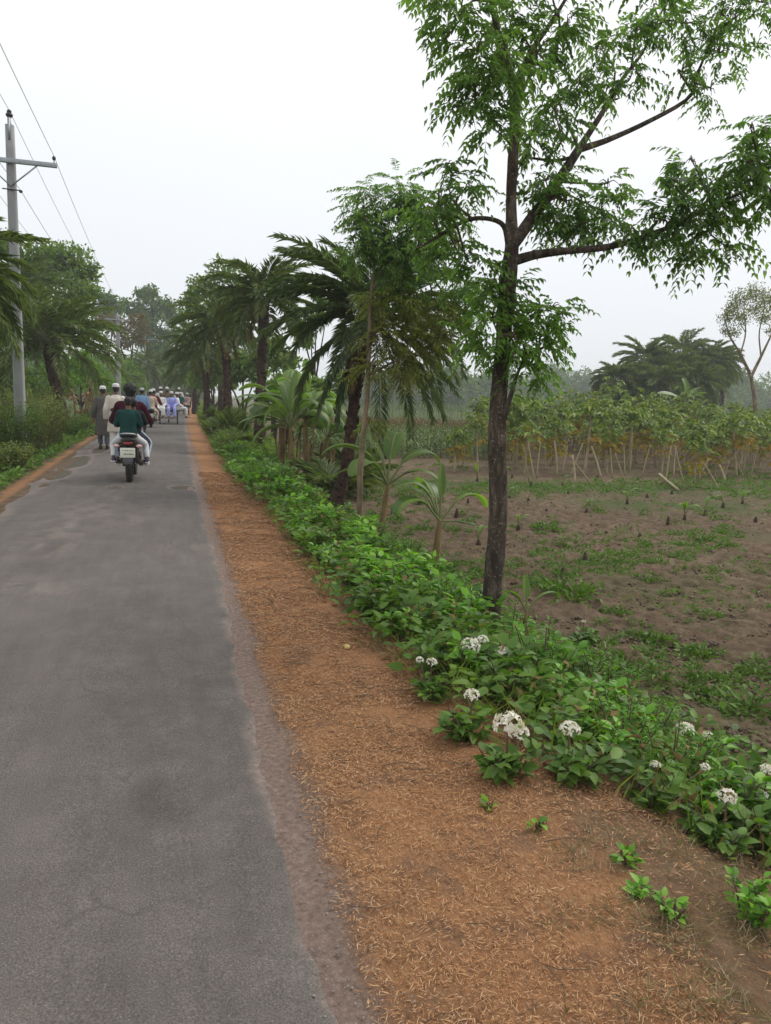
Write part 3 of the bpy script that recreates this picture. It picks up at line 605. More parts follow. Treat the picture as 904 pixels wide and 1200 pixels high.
# grove beyond the papaya
grove = [(722, 445, 50, 1.9, 'small palm at the near edge of the far grove, set apart from the rest'), (757, 422, 53, 2.9, 'pale-tipped palm rising just inside the near edge of the far grove'), (788, 436, 51, 3.0, 'dark low palm filling the middle of the far grove'),
         (800, 415, 57, 3.2, 'tallest palm at the top of the far grove'), (832, 424, 55, 2.7, 'palm on the far slope of the grove top'), (846, 426, 60, 2.2, 'browner palm with outflung fronds closing the far grove'), (772, 450, 49, 2.6, 'squat palm at the foot of the far grove'), (815, 448, 50, 2.6, 'squat shadowy palm below the far grove top')]
for k, (cx, cy, Y, L, lab) in enumerate(grove):
    b = gY(cx + 2, 478, Y); palm('grove_palm', lab, b, [b, (b + P(cx, cy, Y)) / 2 + A(.1, 0, 0)], P(cx, cy, Y), L, 60 + k, nf=64, npair=34, ll=.55, lw=.07, mat='palm_far', rt=.2, lo=-1.3, dry=0, group='palms of the grove beyond the papaya')

# ------------------------------------------------------------------ banana, fan palm, young palm
def blade(g, gr, rng, base, az, elev, stalk, L, W, droop, torn=.5, seg=20, twist=0.0):
    m = seg + 1; t = np.linspace(0, 1, m); el = elev - droop * t ** 1.4
    d = np.stack([np.cos(el) * math.cos(az), np.cos(el) * math.sin(az), np.sin(el)], -1)
    s0 = np.array(base) + unit(A(math.cos(elev) * math.cos(az) * .8, math.cos(elev) * math.sin(az) * .8, math.sin(elev) + .1)) * stalk
    p = s0 + np.vstack([[0, 0, 0], np.cumsum((d[1:] + d[:-1]) / 2 * (L / (m - 1)), 0)])
    tube(gr, np.vstack([[base], p]), np.r_[.022, np.linspace(.018, .004, m)] * (L / 1.2 + .3), 5, cap=False)
    side = unit(np.cross(d, A(0, 0, 1))); side = unit(side * math.cos(twist) + np.cross(side, d) * math.sin(twist)); up = np.cross(side, d)
    w = W * np.sqrt(np.clip(np.sin(np.pi * np.clip(t * .94 + .04, 0, 1)), 0, 1)) * .5
    for sg in (-1, 1):
        i = 0
        while i < seg:
            k = seg if rng.random() > torn else min(seg, i + rng.integers(2, 6)); idx = np.arange(i, k + 1)
            hang = rng.uniform(-.15, .55 if k < seg or i else .2); wob = 1 - .12 * rng.random()
            q = p[idx]; mid = q + side[idx] * (sg * w[idx] * .5)[:, None] + up[idx] * (w[idx] * .16)[:, None]
            ed = q + side[idx] * (sg * w[idx] * wob * (1 - .25 * max(0, hang)))[:, None] + up[idx] * (w[idx] * (.12 - .7 * hang))[:, None]
            if k < seg: ed[-1] -= d[k] * .02 * L
            V = np.concatenate([q, mid, ed]); n = len(idx); a = np.arange(n - 1)
            g.add(V, np.concatenate([np.stack([a, a + 1, n + a + 1, n + a], -1), np.stack([n + a, n + a + 1, 2 * n + a + 1, 2 * n + a], -1)]))
            i = k
def banana(label, base, top, leaves, seed, rs=.07, mat='banana', dry=4, group=None, name='banana_plant', cat='banana plant'):
    rng = np.random.default_rng(seed); o0 = np.asarray(base, float); t = thing(name, o0, label, cat, group)
    g = Geo(); tp = np.asarray(top) - o0; tube(g, [A(0, 0, -.05), tp * .35 + A(.01, 0, 0), tp * .75, tp], [rs * 1.25, rs, rs * .75, rs * .45], 12, seg=16, rough=.15, seed=seed)
    g.build('stem', M['banana_stem'], t)
    for (az, el, st, L, W, dr, torn) in leaves:
        g = Geo(); gr = Geo(); blade(g, gr, rng, tp * .96, math.radians(az), math.radians(el), st, L, W, dr, torn, twist=rng.normal(0, .25))
        lf = g.build('leaf', M[mat], t); gr.build('midrib', M['petiole'], lf)
    if dry:
        g = Geo()
        for k in range(dry):
            az = rng.uniform(0, 6.28); z0 = rng.uniform(.45, .95); d = A(math.cos(az), math.sin(az), 0); q = tp * z0 + d * rs * .7
            ln = rng.uniform(.5, .9) * tp[2] * .7
            pts = np.array([q, q + d * .10 + A(0, 0, .05), q + d * .16 + A(0, 0, -ln * .4), q + d * .12 + A(0, 0, -ln)])
            s = spline(pts, 8); sd_ = np.cross(d, A(0, 0, 1)); w = rng.uniform(.012, .032) * np.array([.5, 1, 1.2, 1, 1.2, .9, .8, .3])
            V = np.concatenate([s + sd_ * w[:, None], s - sd_ * w[:, None] + d * .02]); a = np.arange(7)
            g.add(V, np.stack([a, a + 1, 8 + a + 1, 8 + a], -1))
        g.build('dry_leaf', M['banana_dry'], t)
    return t
b = gp(507, 673, -.55)
banana('young banana plant with yellow-brown stem, at the field edge next to the tall speckled trunk', b, P(516, 608, b[1]),
       [(188, 38, .26, .60, .30, 2.5, .1), (100, 55, .3, .6, .26, 2.1, .3), (5, 40, .30, .55, .26, 2.1, .3), (80, 88, .3, .42, .12, .1, 0), (150, 50, .3, .5, .18, 1.9, .4), (-12, -5, .18, .32, .15, .3, .2), (170, 60, .3, .6, .2, 2.2, .4)], 71, rs=.05, dry=0)
b = gp(444, 632, -.55)
banana('young banana plant with reddish leaning stem and bluish drooping leaves, beyond the thin pale tree', b, P(455, 565, b[1]),
       [(170, 50, .35, 1.0, .30, 1.8, .2), (190, 20, .35, .7, .28, 1.2, .2), (10, 45, .4, .8, .34, 1.9, .3), (60, 70, .4, .9, .32, 2.0, .4), (215, 40, .3, .8, .32, 1.9, .3), (-30, 25, .3, .7, .26, 1.6, .2), (120, 65, .35, .9, .26, 1.4, .3)], 72, rs=.05, mat='banana_dark', dry=0)
b = gp(610, 745, -.35)
banana('small banana sucker with one pale arching leaf at the foot of the tall speckled trunk', b, P(618, 715, b[1]),
       [(175, 50, .12, .22, .09, 1.3, .1), (-5, 45, .12, .26, .10, 1.5, 0), (90, 80, .12, .2, .07, .3, 0)], 73, rs=.02, dry=0)
for k, (bx, by, tx, ty, lab, lv) in enumerate([
    (343, 556, 340, 500, 'banana plant with shaggy brown stem at the front of the roadside clump', [(150, 45, .4, 1.5, .42, 1.7, .5), (200, 60, .4, 1.5, .42, 1.9, .5), (175, 20, .35, 1.2, .4, .9, .2), (100, 75, .5, 1.5, .42, 1.4, .5), (20, 50, .4, 1.4, .4, 1.7, .5), (-60, 60, .4, 1.4, .42, 1.9, .6), (60, 84, .5, 1.3, .34, .5, .2)]),
    (360, 562, 358, 488, 'banana plant with the tallest upright pale leaf of the roadside clump', [(85, 88, .5, 1.35, .40, .15, .1), (120, 65, .5, 1.6, .42, 1.6, .5), (170, 40, .5, 1.6, .42, 1.6, .5), (0, 55, .5, 1.5, .42, 1.7, .5), (-90, 60, .4, 1.3, .42, 2.0, .5), (40, 50, .5, 1.5, .42, 1.7, .5), (-40, 30, .4, 1.3, .4, 1.6, .5)]),
    (378, 552, 384, 510, 'short banana plant of the roadside clump, next to the leaning palm trunk', [(0, 50, .3, 1.1, .36, 1.8, .5), (160, 60, .3, 1.1, .36, 1.7, .5), (90, 70, .3, 1.2, .36, 1.4, .5), (-70, 40, .3, 1.0, .36, 1.7, .5), (-20, 20, .3, .9, .34, 1.3, .5)]),
    (330, 535, 333, 480, 'banana plant at the back of the roadside clump near the reddish palm trunk', [(150, 50, .4, 1.6, .42, 1.6, .5), (190, 30, .4, 1.5, .42, 1.2, .2), (70, 70, .5, 1.5, .42, 1.2, .5), (0, 50, .4, 1.5, .42, 1.7, .5), (230, 60, .4, 1.3, .42, 1.9, .5)])]):
    b = gY(bx, by, 17.5 + .6 * k); banana(lab, b, P(tx, ty, b[1]), [(a_, e_, s_ * .8, l_ * .78, w_ * .74, d_, .7) for a_, e_, s_, l_, w_, d_, t_ in lv] + [(a_ + 27, e_ - 18, s_ * .8, l_ * .7, w_, d_ + .35, .7) for a_, e_, s_, l_, w_, d_, t_ in lv], 80 + k, rs=.085, dry=9, mat='banana' if k == 1 else 'banana_dark')
b = gY(806, 480, 42); banana('lone banana plant with one pale sideways leaf above the papaya, below the far grove', b, P(806, 472, 42), [(178, 25, .5, 1.9, .5, .6, .2), (20, 60, .4, 1.5, .5, 1.2, .4), (90, 80, .5, 1.4, .4, .8, .2), (-60, 50, .4, 1.3, .4, 1.5, .4)], 90, rs=.12, dry=0)

def fan_palm(label, base, h, seed, nf=20, R=.62):
    rng = np.random.default_rng(seed); t = thing('fan_palm', base, label, 'palm tree'); g = Geo(); gs = Geo()
    tube(gs, [A(0, 0, -.05), A(0, 0, h * .15)], [.09, .07], 8)
    for k in range(nf):
        az = k * 2.399; el = math.radians(rng.uniform(35, 88)); L = h * rng.uniform(.55, .95)
        d = A(math.cos(el) * math.cos(az), math.cos(el) * math.sin(az), math.sin(el)); tip = d * L
        tube(gs, [A(0, 0, .05), d * L * .5 + A(0, 0, .05), tip], [.02, .014, .01], 5, seg=5)
        side = unit(np.cross(d, A(0, 0, 1))); n_ = 22; a = np.linspace(-1.75, 1.75, n_)
        dd = d[None] * np.cos(a)[:, None] + side[None] * np.sin(a)[:, None] + A(0, 0, -.12)
        nn = np.cross(side, d)[None] + rng.normal(0, .25, (n_, 3)); scatter(g, T_FOLD, np.tile(tip, (n_, 1)), dd, nn, R * rng.uniform(.85, 1.05, n_), .05)
    g.build('crown', M['palm_far'], t, smooth=False); gs.build('leaf_stalks', M['petiole'], t); return t
fan_palm('young fan palm with stiff round leaves on long pale stalks, before the reddish palm trunk', gY(272, 527, 21), 1.35, 95, 13, .42)
fan_palm('smaller fan palm crowded against the stiff-leaved one, further up the road', gY(252, 508, 27), 1.2, 96, 11, .40)
def rosette(label, base, h, L, seed, nf=16, name='young_palm'):
    rng = np.random.default_rng(seed); t = thing(name, base, label, 'palm tree'); g = Geo(); gr = Geo()
    tube(gr, [A(0, 0, -.1), A(0, 0, h)], [.12, .09], 8)
    for k in range(nf): frond(g, gr, rng, A(0, 0, h), k * 2.399, rng.uniform(.5, 1.3), L * rng.uniform(.8, 1.1), 34, .42, rng.uniform(.5, 1.0), .05, 0, .02)
    g.build('crown', M['palm_far'], t, smooth=False); gr.build('trunk', M['rachis'], t); return t
rosette('young palm with stiff arching fronds rising out of the papaya patch', gY(690, 480, 33), 1.2, 2.2, 97)
rosette('bushy young palm with darker fronds beside the stiff-fronded one in the papaya patch', gY(665, 480, 36), .8, 1.7, 98)
rosette('young palm sprouting low behind the leaning date palm', gY(415, 520, 19), .1, 1.3, 99, 12)
rosette('young palm sprouting beside the shaggy banana clump', gY(395, 548, 16.5), .0, 1.2, 100, 12)

# ------------------------------------------------------------------ broadleaf trees and bushes farther off
def clumps(g, rng, cs, Rs, per, ls, flat=.8):
    """leaf clumps: leaves turned outward on the skin and inside of uneven lumps"""
    for c, R in zip(cs, Rs):
        n = max(40, int(per * 2.6 * R * R)); d = rdir(rng, n, -.7, 1); rad = R * rng.uniform(.35, 1.08, (n, 1)) * (1 + .25 * (fbm(d[:, 0] * 2.2 + c[0], d[:, 2] * 2.2 + c[1] + d[:, 1] * 2, 5, 2) - .5))[:, None]
        pos = c + d * rad * A(1, 1, flat); dd = unit(rng.normal(0, 1, (n, 3)) + d * .5 + A(0, 0, -.35)); nn = unit(d + A(0, 0, .6) + rng.normal(0, .45, (n, 3)))
        s = ls * rng.uniform(.6, 1.25, n); scatter(g, T_FOLD, pos, dd, nn, s, s * .55)
def blob_tree(name, label, base, blobs, seed, mat, ls=.2, per=60, dep=1.0, rt=.2, bark='bark_dark', cat='tree', group=None, fork=.45, sub=9, open_=0.0, forks=None):
    """blobs: (px, py, Y, radius_px)"""
    rng = np.random.default_rng(seed); o0 = np.asarray(base, float); t = thing(name, o0, label, cat, group); g = Geo(); gt = Geo()
    C = np.array([P(a, b, Y) for a, b, Y, r in blobs]) - o0; R = np.array([r / F * Y for a, b, Y, r in blobs])
    top = C[np.argmax(C[:, 2])]; fk = A(top[0] * .25, top[1] * .25, max(.5, fork * np.median(C[:, 2])))
    tube(gt, [A(0, 0, -.2), fk * A(.5, .5, .5) + A(rt * .4, 0, 0), fk], [rt * 1.3, rt, rt * .8], 9, seg=12, rough=.15, seed=seed)
    for c, r in zip(C, R):
        m_ = fk * .5 + c * .5 + rng.normal(0, .12 * r, 3); m_[2] += .1 * r
        tube(gt, [fk, m_, c], [rt * .55, rt * .32, rt * .14], 6, seg=9, rough=.1, cap=False)
        ns = sub; cs = c + rdir(rng, ns, -.8, 1) * r * rng.uniform(.35, .85, (ns, 1)) * A(1, dep, .9); rs = r * rng.uniform(.38, .62, ns)
        for q in cs: tube(gt, [c, (c + q) / 2 + rng.normal(0, .05 * r, 3), q], [rt * .13, rt * .09, rt * .04], 4, seg=5, cap=False)
        clumps(g, rng, cs, rs, per * (1 - open_), ls)
    gt.build('trunk', M[bark], t); g.build('crown', M[mat], t, smooth=False); return t
blob_tree('broadleaf_tree', 'full rounded green tree rising behind the palms and the concrete pole', gY(75, 500, 46),
    [(60, 320, 46, 34), (85, 312, 45, 26), (95, 340, 44, 22), (40, 345, 46, 34), (78, 355, 44, 30), (20, 330, 47, 34), (100, 318, 45, 14), (55, 390, 44, 34), (15, 390, 44, 36), (90, 385, 45, 24), (0, 300, 47, 28)], 101, 'tree_a', .28, 75, rt=.3)
blob_tree('broadleaf_tree', 'small hazy tree top showing between the rounded tree and the second pole', gY(128, 462, 105), [(122, 352, 105, 12), (132, 360, 105, 14), (118, 368, 105, 12), (135, 380, 105, 16)], 102, 'tree_c', .5, 26)
blob_tree('broadleaf_tree', 'tall lumpy hazy tree closing the view above the far end of the road', gY(186, 462, 118),
    [(166, 345, 118, 11), (178, 352, 116, 15), (160, 365, 118, 14), (195, 366, 118, 17), (208, 376, 120, 13), (178, 380, 116, 18), (196, 392, 118, 18), (165, 395, 118, 18), (184, 412, 116, 20), (210, 398, 120, 11), (150, 362, 119, 10), (200, 420, 118, 16)], 103, 'tree_c', .55, 26, rt=.6)
blob_tree('broadleaf_tree', 'half bare brownish tree between the second pole and the bright green trees', gY(152, 462, 82), [(128, 378, 82, 16), (148, 388, 82, 18), (160, 375, 82, 12), (140, 400, 82, 16), (165, 395, 83, 12)], 104, 'tree_brown', .3, 32, open_=.2)
for k, (a, b_, Y, r, sd_, lab, mt) in enumerate([
    (95, 435, 42, 26, 105, 'bright green young tree beside the bent-trunk palm across the road', 'tree_b'), (118, 444, 70, 20, 106, 'bright green young tree next to the second pole, half behind the walkers', 'tree_b'),
    (150, 440, 76, 18, 107, 'mid green young tree just past the second pole', 'tree_b'), (60, 446, 40, 24, 108, 'dark green bushy tree in the shade behind the bent-trunk palm', 'tree_a'),
    (20, 440, 38, 30, 109, 'dark green bushy tree behind the foot of the concrete pole', 'tree_c'), (158, 448, 72, 14, 110, 'low green tree at the far verge near the third pole', 'tree_a'), (-25, 430, 30, 40, 110, 'dark tree at the photo edge before the bushy ones', 'tree_a')]):
    blob_tree('young_tree', lab.replace(' at the photo edge', ' half out of view'), gY(a, 480, Y), [(a, b_, Y, r), (a - r * .6, b_ + r * .5, Y - 1, r * .7), (a + r * .6, b_ + r * .4, Y, r * .7), (a, b_ - r * .5, Y, r * .6)], sd_, mt, .2, 70, rt=.12, fork=.4)
blob_tree('broadleaf_tree', 'light green treetop just above the dark-trunked date palms', gY(258, 465, 48), [(258, 322, 48, 20), (240, 340, 48, 22), (278, 335, 48, 22), (262, 360, 47, 26), (238, 372, 49, 22), (290, 360, 48, 20), (225, 350, 50, 12)], 111, 'tree_a', .28, 60)
blob_tree('broadleaf_tree', 'small light green tree seen through the gap between two date palms', gY(368, 470, 38), [(368, 370, 38, 17), (352, 385, 38, 15), (385, 358, 38, 12), (372, 348, 38, 8), (358, 400, 38, 10)], 112, 'tree_b', .22, 50, open_=.25, rt=.1)
for k, (a, b_, Y, r, lab) in enumerate([
    (222, 440, 88, 16, 'dark tree on the right verge where the road vanishes'), (205, 442, 125, 16, 'dark hazy tree straight above the road end'), (232, 440, 70, 16, 'dense dark tree behind the smallest verge palm'), (250, 440, 52, 20, 'dense green tree behind the low drooping palm'), (285, 435, 42, 26, 'dark green tree between the two tall-trunked date palms'),
    (335, 455, 34, 24, 'dark green bushy tree behind the shaggy banana clump'), (365, 462, 32, 18, 'rounded green bush tree behind the tallest banana leaf'), (395, 455, 45, 20, 'grey-green tree showing past the leaning palm trunk'), (320, 420, 38, 24, 'green tree crown between the reddish trunk and the bananas'), (185, 440, 140, 16, 'hazy tree low behind the third pole')]):
    blob_tree('dense_tree', lab.replace('right verge', 'verge'), gY(a, 478, Y), [(a, b_, Y, r), (a - r * .7, b_ + r * .3, Y, r * .7), (a + r * .7, b_ + r * .2, Y + 1, r * .7), (a + r * .1, b_ - r * .5, Y, r * .6)], 120 + k, 'tree_c' if Y > 80 else 'tree_a', .22 + Y * .002, 2800 / Y, rt=.15, fork=.3)
# airy tree beyond the papaya
def airy_tree():
    b = gY(884, 485, 38); o0 = b; rng = np.random.default_rng(140)
    t = thing('airy_tree', b, 'thin hazy tree with bare forked trunk and sparse round crown beyond the papaya', 'tree'); gt = Geo(); g = Geo()
    Y = 38
    limbs = [[(886, 482, .13), (883, 458, .11), (880, 440, .10)], [(880, 440, .10), (868, 415, .07), (856, 395, .05), (850, 375, .03)], [(880, 442, .10), (892, 418, .08), (903, 395, .05), (915, 370, .03)],
             [(868, 415, .05), (874, 390, .04), (872, 362, .03), (876, 345, .02)], [(892, 418, .05), (890, 390, .04), (896, 360, .03), (893, 342, .02)], [(856, 395, .03), (846, 386, .02)], [(903, 395, .04), (925, 385, .02)], [(874, 390, .03), (862, 368, .02)]]
    for i, lb in enumerate(limbs):
        tube(gt, np.array([P(a, c, Y + .5 * math.sin(i * 2)) for a, c, r in lb]) - o0, [r for a, c, r in lb], 6, seg=12, rough=.1, cap=False)
    for (a, c, r) in [(866, 352, 13), (884, 345, 13), (852, 372, 11), (870, 372, 10), (900, 352, 13), (915, 365, 14), (895, 372, 10), (860, 390, 8), (850, 388, 6), (905, 388, 8), (930, 350, 16), (885, 362, 9), (858, 362, 8), (922, 390, 10)]:
        cc = P(a, c, Y + rng.uniform(-1, 1)) - o0; n = int(r * r * 3.6); R = r / F * Y * 1.5
        d = rdir(rng, n); pos = cc + d * R * rng.uniform(.2, 1, (n, 1)); s = rng.uniform(.09, .17, n)
        scatter(g, T_DIAM, pos, rng.normal(0, 1, (n, 3)), rng.normal(0, 1, (n, 3)) + A(0, 0, .8), s, s * .5)
        for k in range(6): tube(gt, [cc, cc + rdir(rng, 1)[0] * R], [.014, .006], 3, cap=False)
    gt.build('trunk', M['bark_pale'], t); g.build('crown', M['tree_thin'], t, smooth=False)
airy_tree()

def far_woods():
    rng = np.random.default_rng(150); g = Geo()
    for px in np.arange(405, 1010, 2.6):
        Y = 190 + 25 * math.sin(px * .021) + rng.uniform(-12, 12)
        hz = 460 + (px - 200) * math.tan(ROLL)
        top = 22 + 14 * float(fbm(px * .03, 1.3, 3)) + 5 * math.sin(px * .11) + (10 if px > 830 else 0) + (9 if 630 < px < 690 else 0) - (8 if 700 < px < 820 else 0)
        for k in range(3):
            py = hz - top * rng.uniform(.05, 1); c = P(px + rng.uniform(-4, 4), py, Y); R = rng.uniform(1.6, 3.4) * Y / 190
            n = 130; d = rdir(rng, n, -.6, 1); pos = c + d * R * rng.uniform(.5, 1.1, (n, 1)); s = rng.uniform(.6, 1.2, n)
            scatter(g, T_FOLD, pos, rng.normal(0, 1, (n, 3)), d + A(0, 0, .6), s, s * .7)
        c = P(px, hz, Y)
        n = 70; pos = c + np.stack([rng.uniform(-2, 2, n), rng.uniform(-2, 2, n), rng.uniform(-2.6, 2.0, n)], -1); scatter(g, T_FOLD, pos, rng.normal(0, 1, (n, 3)), rng.normal(0, 1, (n, 3)) + A(0, 0, 1), np.full(n, 1.4), 1.1)
    tag(g.build('far_woods', M['tree_c'], smooth=False), 'hazy blue-green woods along the horizon past the fields', 'woods', kind='stuff')
    g = Geo()
    for px in np.arange(-60, 235, 4.0):
        Y = 160 + rng.uniform(-10, 10); hz = 460 + (px - 200) * math.tan(ROLL)
        for k in range(4):
            c = P(px, hz - rng.uniform(-4, 30), Y); n = 90; d = rdir(rng, n, -.6, 1); s = rng.uniform(.6, 1.2, n)
            scatter(g, T_FOLD, c + d * 2.6 * rng.uniform(.4, 1.1, (n, 1)), rng.normal(0, 1, (n, 3)), d + A(0, 0, .6), s, s * .7)
    tag(g.build('roadside_woods', M['tree_c'], smooth=False), 'dark woods filling the gaps behind the trees at the end of the road', 'woods', kind='stuff')
far_woods()

# ------------------------------------------------------------------ fields: maize, papaya, suckers, weeds
def maize_plant(g, rng, base, h, n=9, head=None, ls=.55):
    tube(g, [base, base + A(0, 0, h)], [.014, .006], 4, cap=False)
    for k in range(n):
        z = h * (.12 + .8 * k / n); az = k * math.pi + rng.normal(0, .6); d = A(math.cos(az), math.sin(az), 0); L = ls * h * rng.uniform(.6, .9) * (.7 if k > n - 3 else 1)
        u = np.linspace(0, 1, 5)[:, None]; q = base + A(0, 0, z) + d * (L * u * .75) + A(0, 0, 1) * (L * (.75 * u - 1.05 * u ** 2)); sd_ = A(-d[1], d[0], 0); w = np.array([.5, 1, .9, .55, .05])[:, None] * .042
        V = np.concatenate([q - sd_ * w, q + sd_ * w]); a = np.arange(4); g.add(V, np.stack([a, a + 1, 5 + a + 1, 5 + a], -1))
def rnd_in(rng, n, pxr, Yr):
    """points on the field between two sight lines and two distances"""
    out = []
    for _ in range(n):
        Y = rng.uniform(*Yr); px = rng.uniform(*pxr); p = P(px, 490, Y); out.append((p[0], p[1]))
    return out
def maize_fields():
    rng = np.random.default_rng(160); protos = []
    for k in range(5):
        g = Geo(); maize_plant(g, rng, A(0, 0, 0), 1.15); o = g.build('maize_plant', M['maize'], None, smooth=False); protos.append(o)
    x0 = P(352, 530, 27.5)[0]; x1 = P(612, 545, 27.5)[0]; xs = np.arange(x0, x1, .24); used = set()
    tag(protos[0], 'green maize plant in the first row of the maize strip behind the young bananas', 'maize plant', 'first row of the maize strip')
    for k, x in enumerate(xs[:90]):
        y = 27.4 + .15 * math.sin(x * 2) ; i = k % 5
        if i not in used: o = protos[i]; used.add(i)
        else: o = protos[i].copy(); COL.objects.link(o)
        o.location = (x, y, gz1(x, y)); o.rotation_euler = (0, 0, k * 1.7); q = .85 + .3 * ((k * 37) % 10) / 10; o.scale = (q, q, q)
        tag(o, 'green maize plant in the first row of the maize strip behind the young bananas', 'maize plant', 'first row of the maize strip')
    g = Geo()
    for y in np.arange(28, 37, .62):
        a, b = P(348, 530, y)[0], P(612, 530, y)[0]
        for x in np.arange(a, b, .27): xx = x + rng.normal(0, .05); maize_plant(g, rng, A(xx, y + rng.normal(0, .06), gz1(xx, y)), rng.uniform(.95, 1.25), 7)
    tag(g.build('maize_crop', M['maize'], smooth=False), 'knee to waist high green maize standing in close rows', 'maize', kind='stuff')
    g = Geo()
    for y in np.arange(39, 60, 1.3):
        a, b = P(330, 500, y)[0], P(640, 500, y)[0]; n = int((b - a) * 22); x = rng.uniform(a, b, n); yy = y + rng.uniform(-.6, .6, n)
        pos = np.stack([x, yy, gz(x, yy) + rng.uniform(0, .62, n)], -1); scatter(g, T_DIAM, pos, rng.normal(0, .5, (n, 3)) + A(0, 0, 1), rng.normal(0, 1, (n, 3)), rng.uniform(.2, .45, n), .07)
    tag(g.build('rusty_crop', M['maize_dry'], smooth=False), 'reddish-brown drying crop band between the two maize strips', 'crop', kind='stuff')
    g = Geo()
    for y in np.arange(63, 88, 2.0):
        a, b = P(330, 490, y)[0], P(655, 490, y)[0]
        for x in np.arange(a, b, .42): xx = x + rng.normal(0, .1); maize_plant(g, rng, A(xx, y + rng.normal(0, .3), gz1(xx, y)), rng.uniform(1.9, 2.4), 6, ls=.4)
    tag(g.build('tall_maize_crop', M['maize'], smooth=False), 'taller maize strip farther off, below the hazy woods', 'maize', kind='stuff')
maize_fields()

def papaya_protos():
    out = []
    for v in range(8):
        rng = np.random.default_rng(170 + v); h = [1.25, 1.45, 1.6, 1.35, 1.5, 1.7, 1.15, 1.4][v]
        t = thing('papaya_plant', (0, 0, 0), 'papaya plant', 'papaya plant', 'papaya plants of the patch'); gs = Geo()
        top = A(rng.normal(0, .12), rng.normal(0, .12), h); tube(gs, [A(0, 0, -.08), top * .5 + A(.03, 0, 0), top], [.045, .038, .026], 7, seg=10, rough=.12)
        gs.build('stem', M['papaya_stem'], t)
        for mt, n, lo, hi, rr in (('papaya', 22, -.3, 1.3, .25), ('papaya_old', [14, 6, 22, 9, 4, 24, 8, 18][v], -1.2, -.2, .2)):
            g = Geo()
            for k in range(n):
                az = k * 2.399; el = rng.uniform(lo, hi); L = rng.uniform(.25, .62); d = A(math.cos(el) * math.cos(az), math.cos(el) * math.sin(az), math.sin(el))
                b0 = top - A(0, 0, rng.uniform(0, .22) if lo > -.5 else rng.uniform(.1, .5)); tip = b0 + d * L
                tube(g, [b0, b0 + d * L * .5 + A(0, 0, .02), tip], [.008, .006, .004], 3, cap=False)
                side = unit(np.cross(d, A(0, 0, 1))); out_ = unit(d * A(1, 1, .1) + A(0, 0, -.35)); m_ = 7
                a = np.linspace(-2.1, 2.1, m_); dd = out_[None] * np.cos(a)[:, None] + side[None] * np.sin(a)[:, None] + rng.normal(0, .08, (m_, 3)) + A(0, 0, -.15)
                scatter(g, T_FOLD, np.tile(tip, (m_, 1)), dd, A(0, 0, 1)[None] + rng.normal(0, .3, (m_, 3)), rr * rng.uniform(.75, 1.1) * (1 - .12 * np.abs(a)), .10)
            g.build('crown' if mt == 'papaya' else 'old_leaves', M[mt], t, smooth=False)
        out.append(t)
    return out
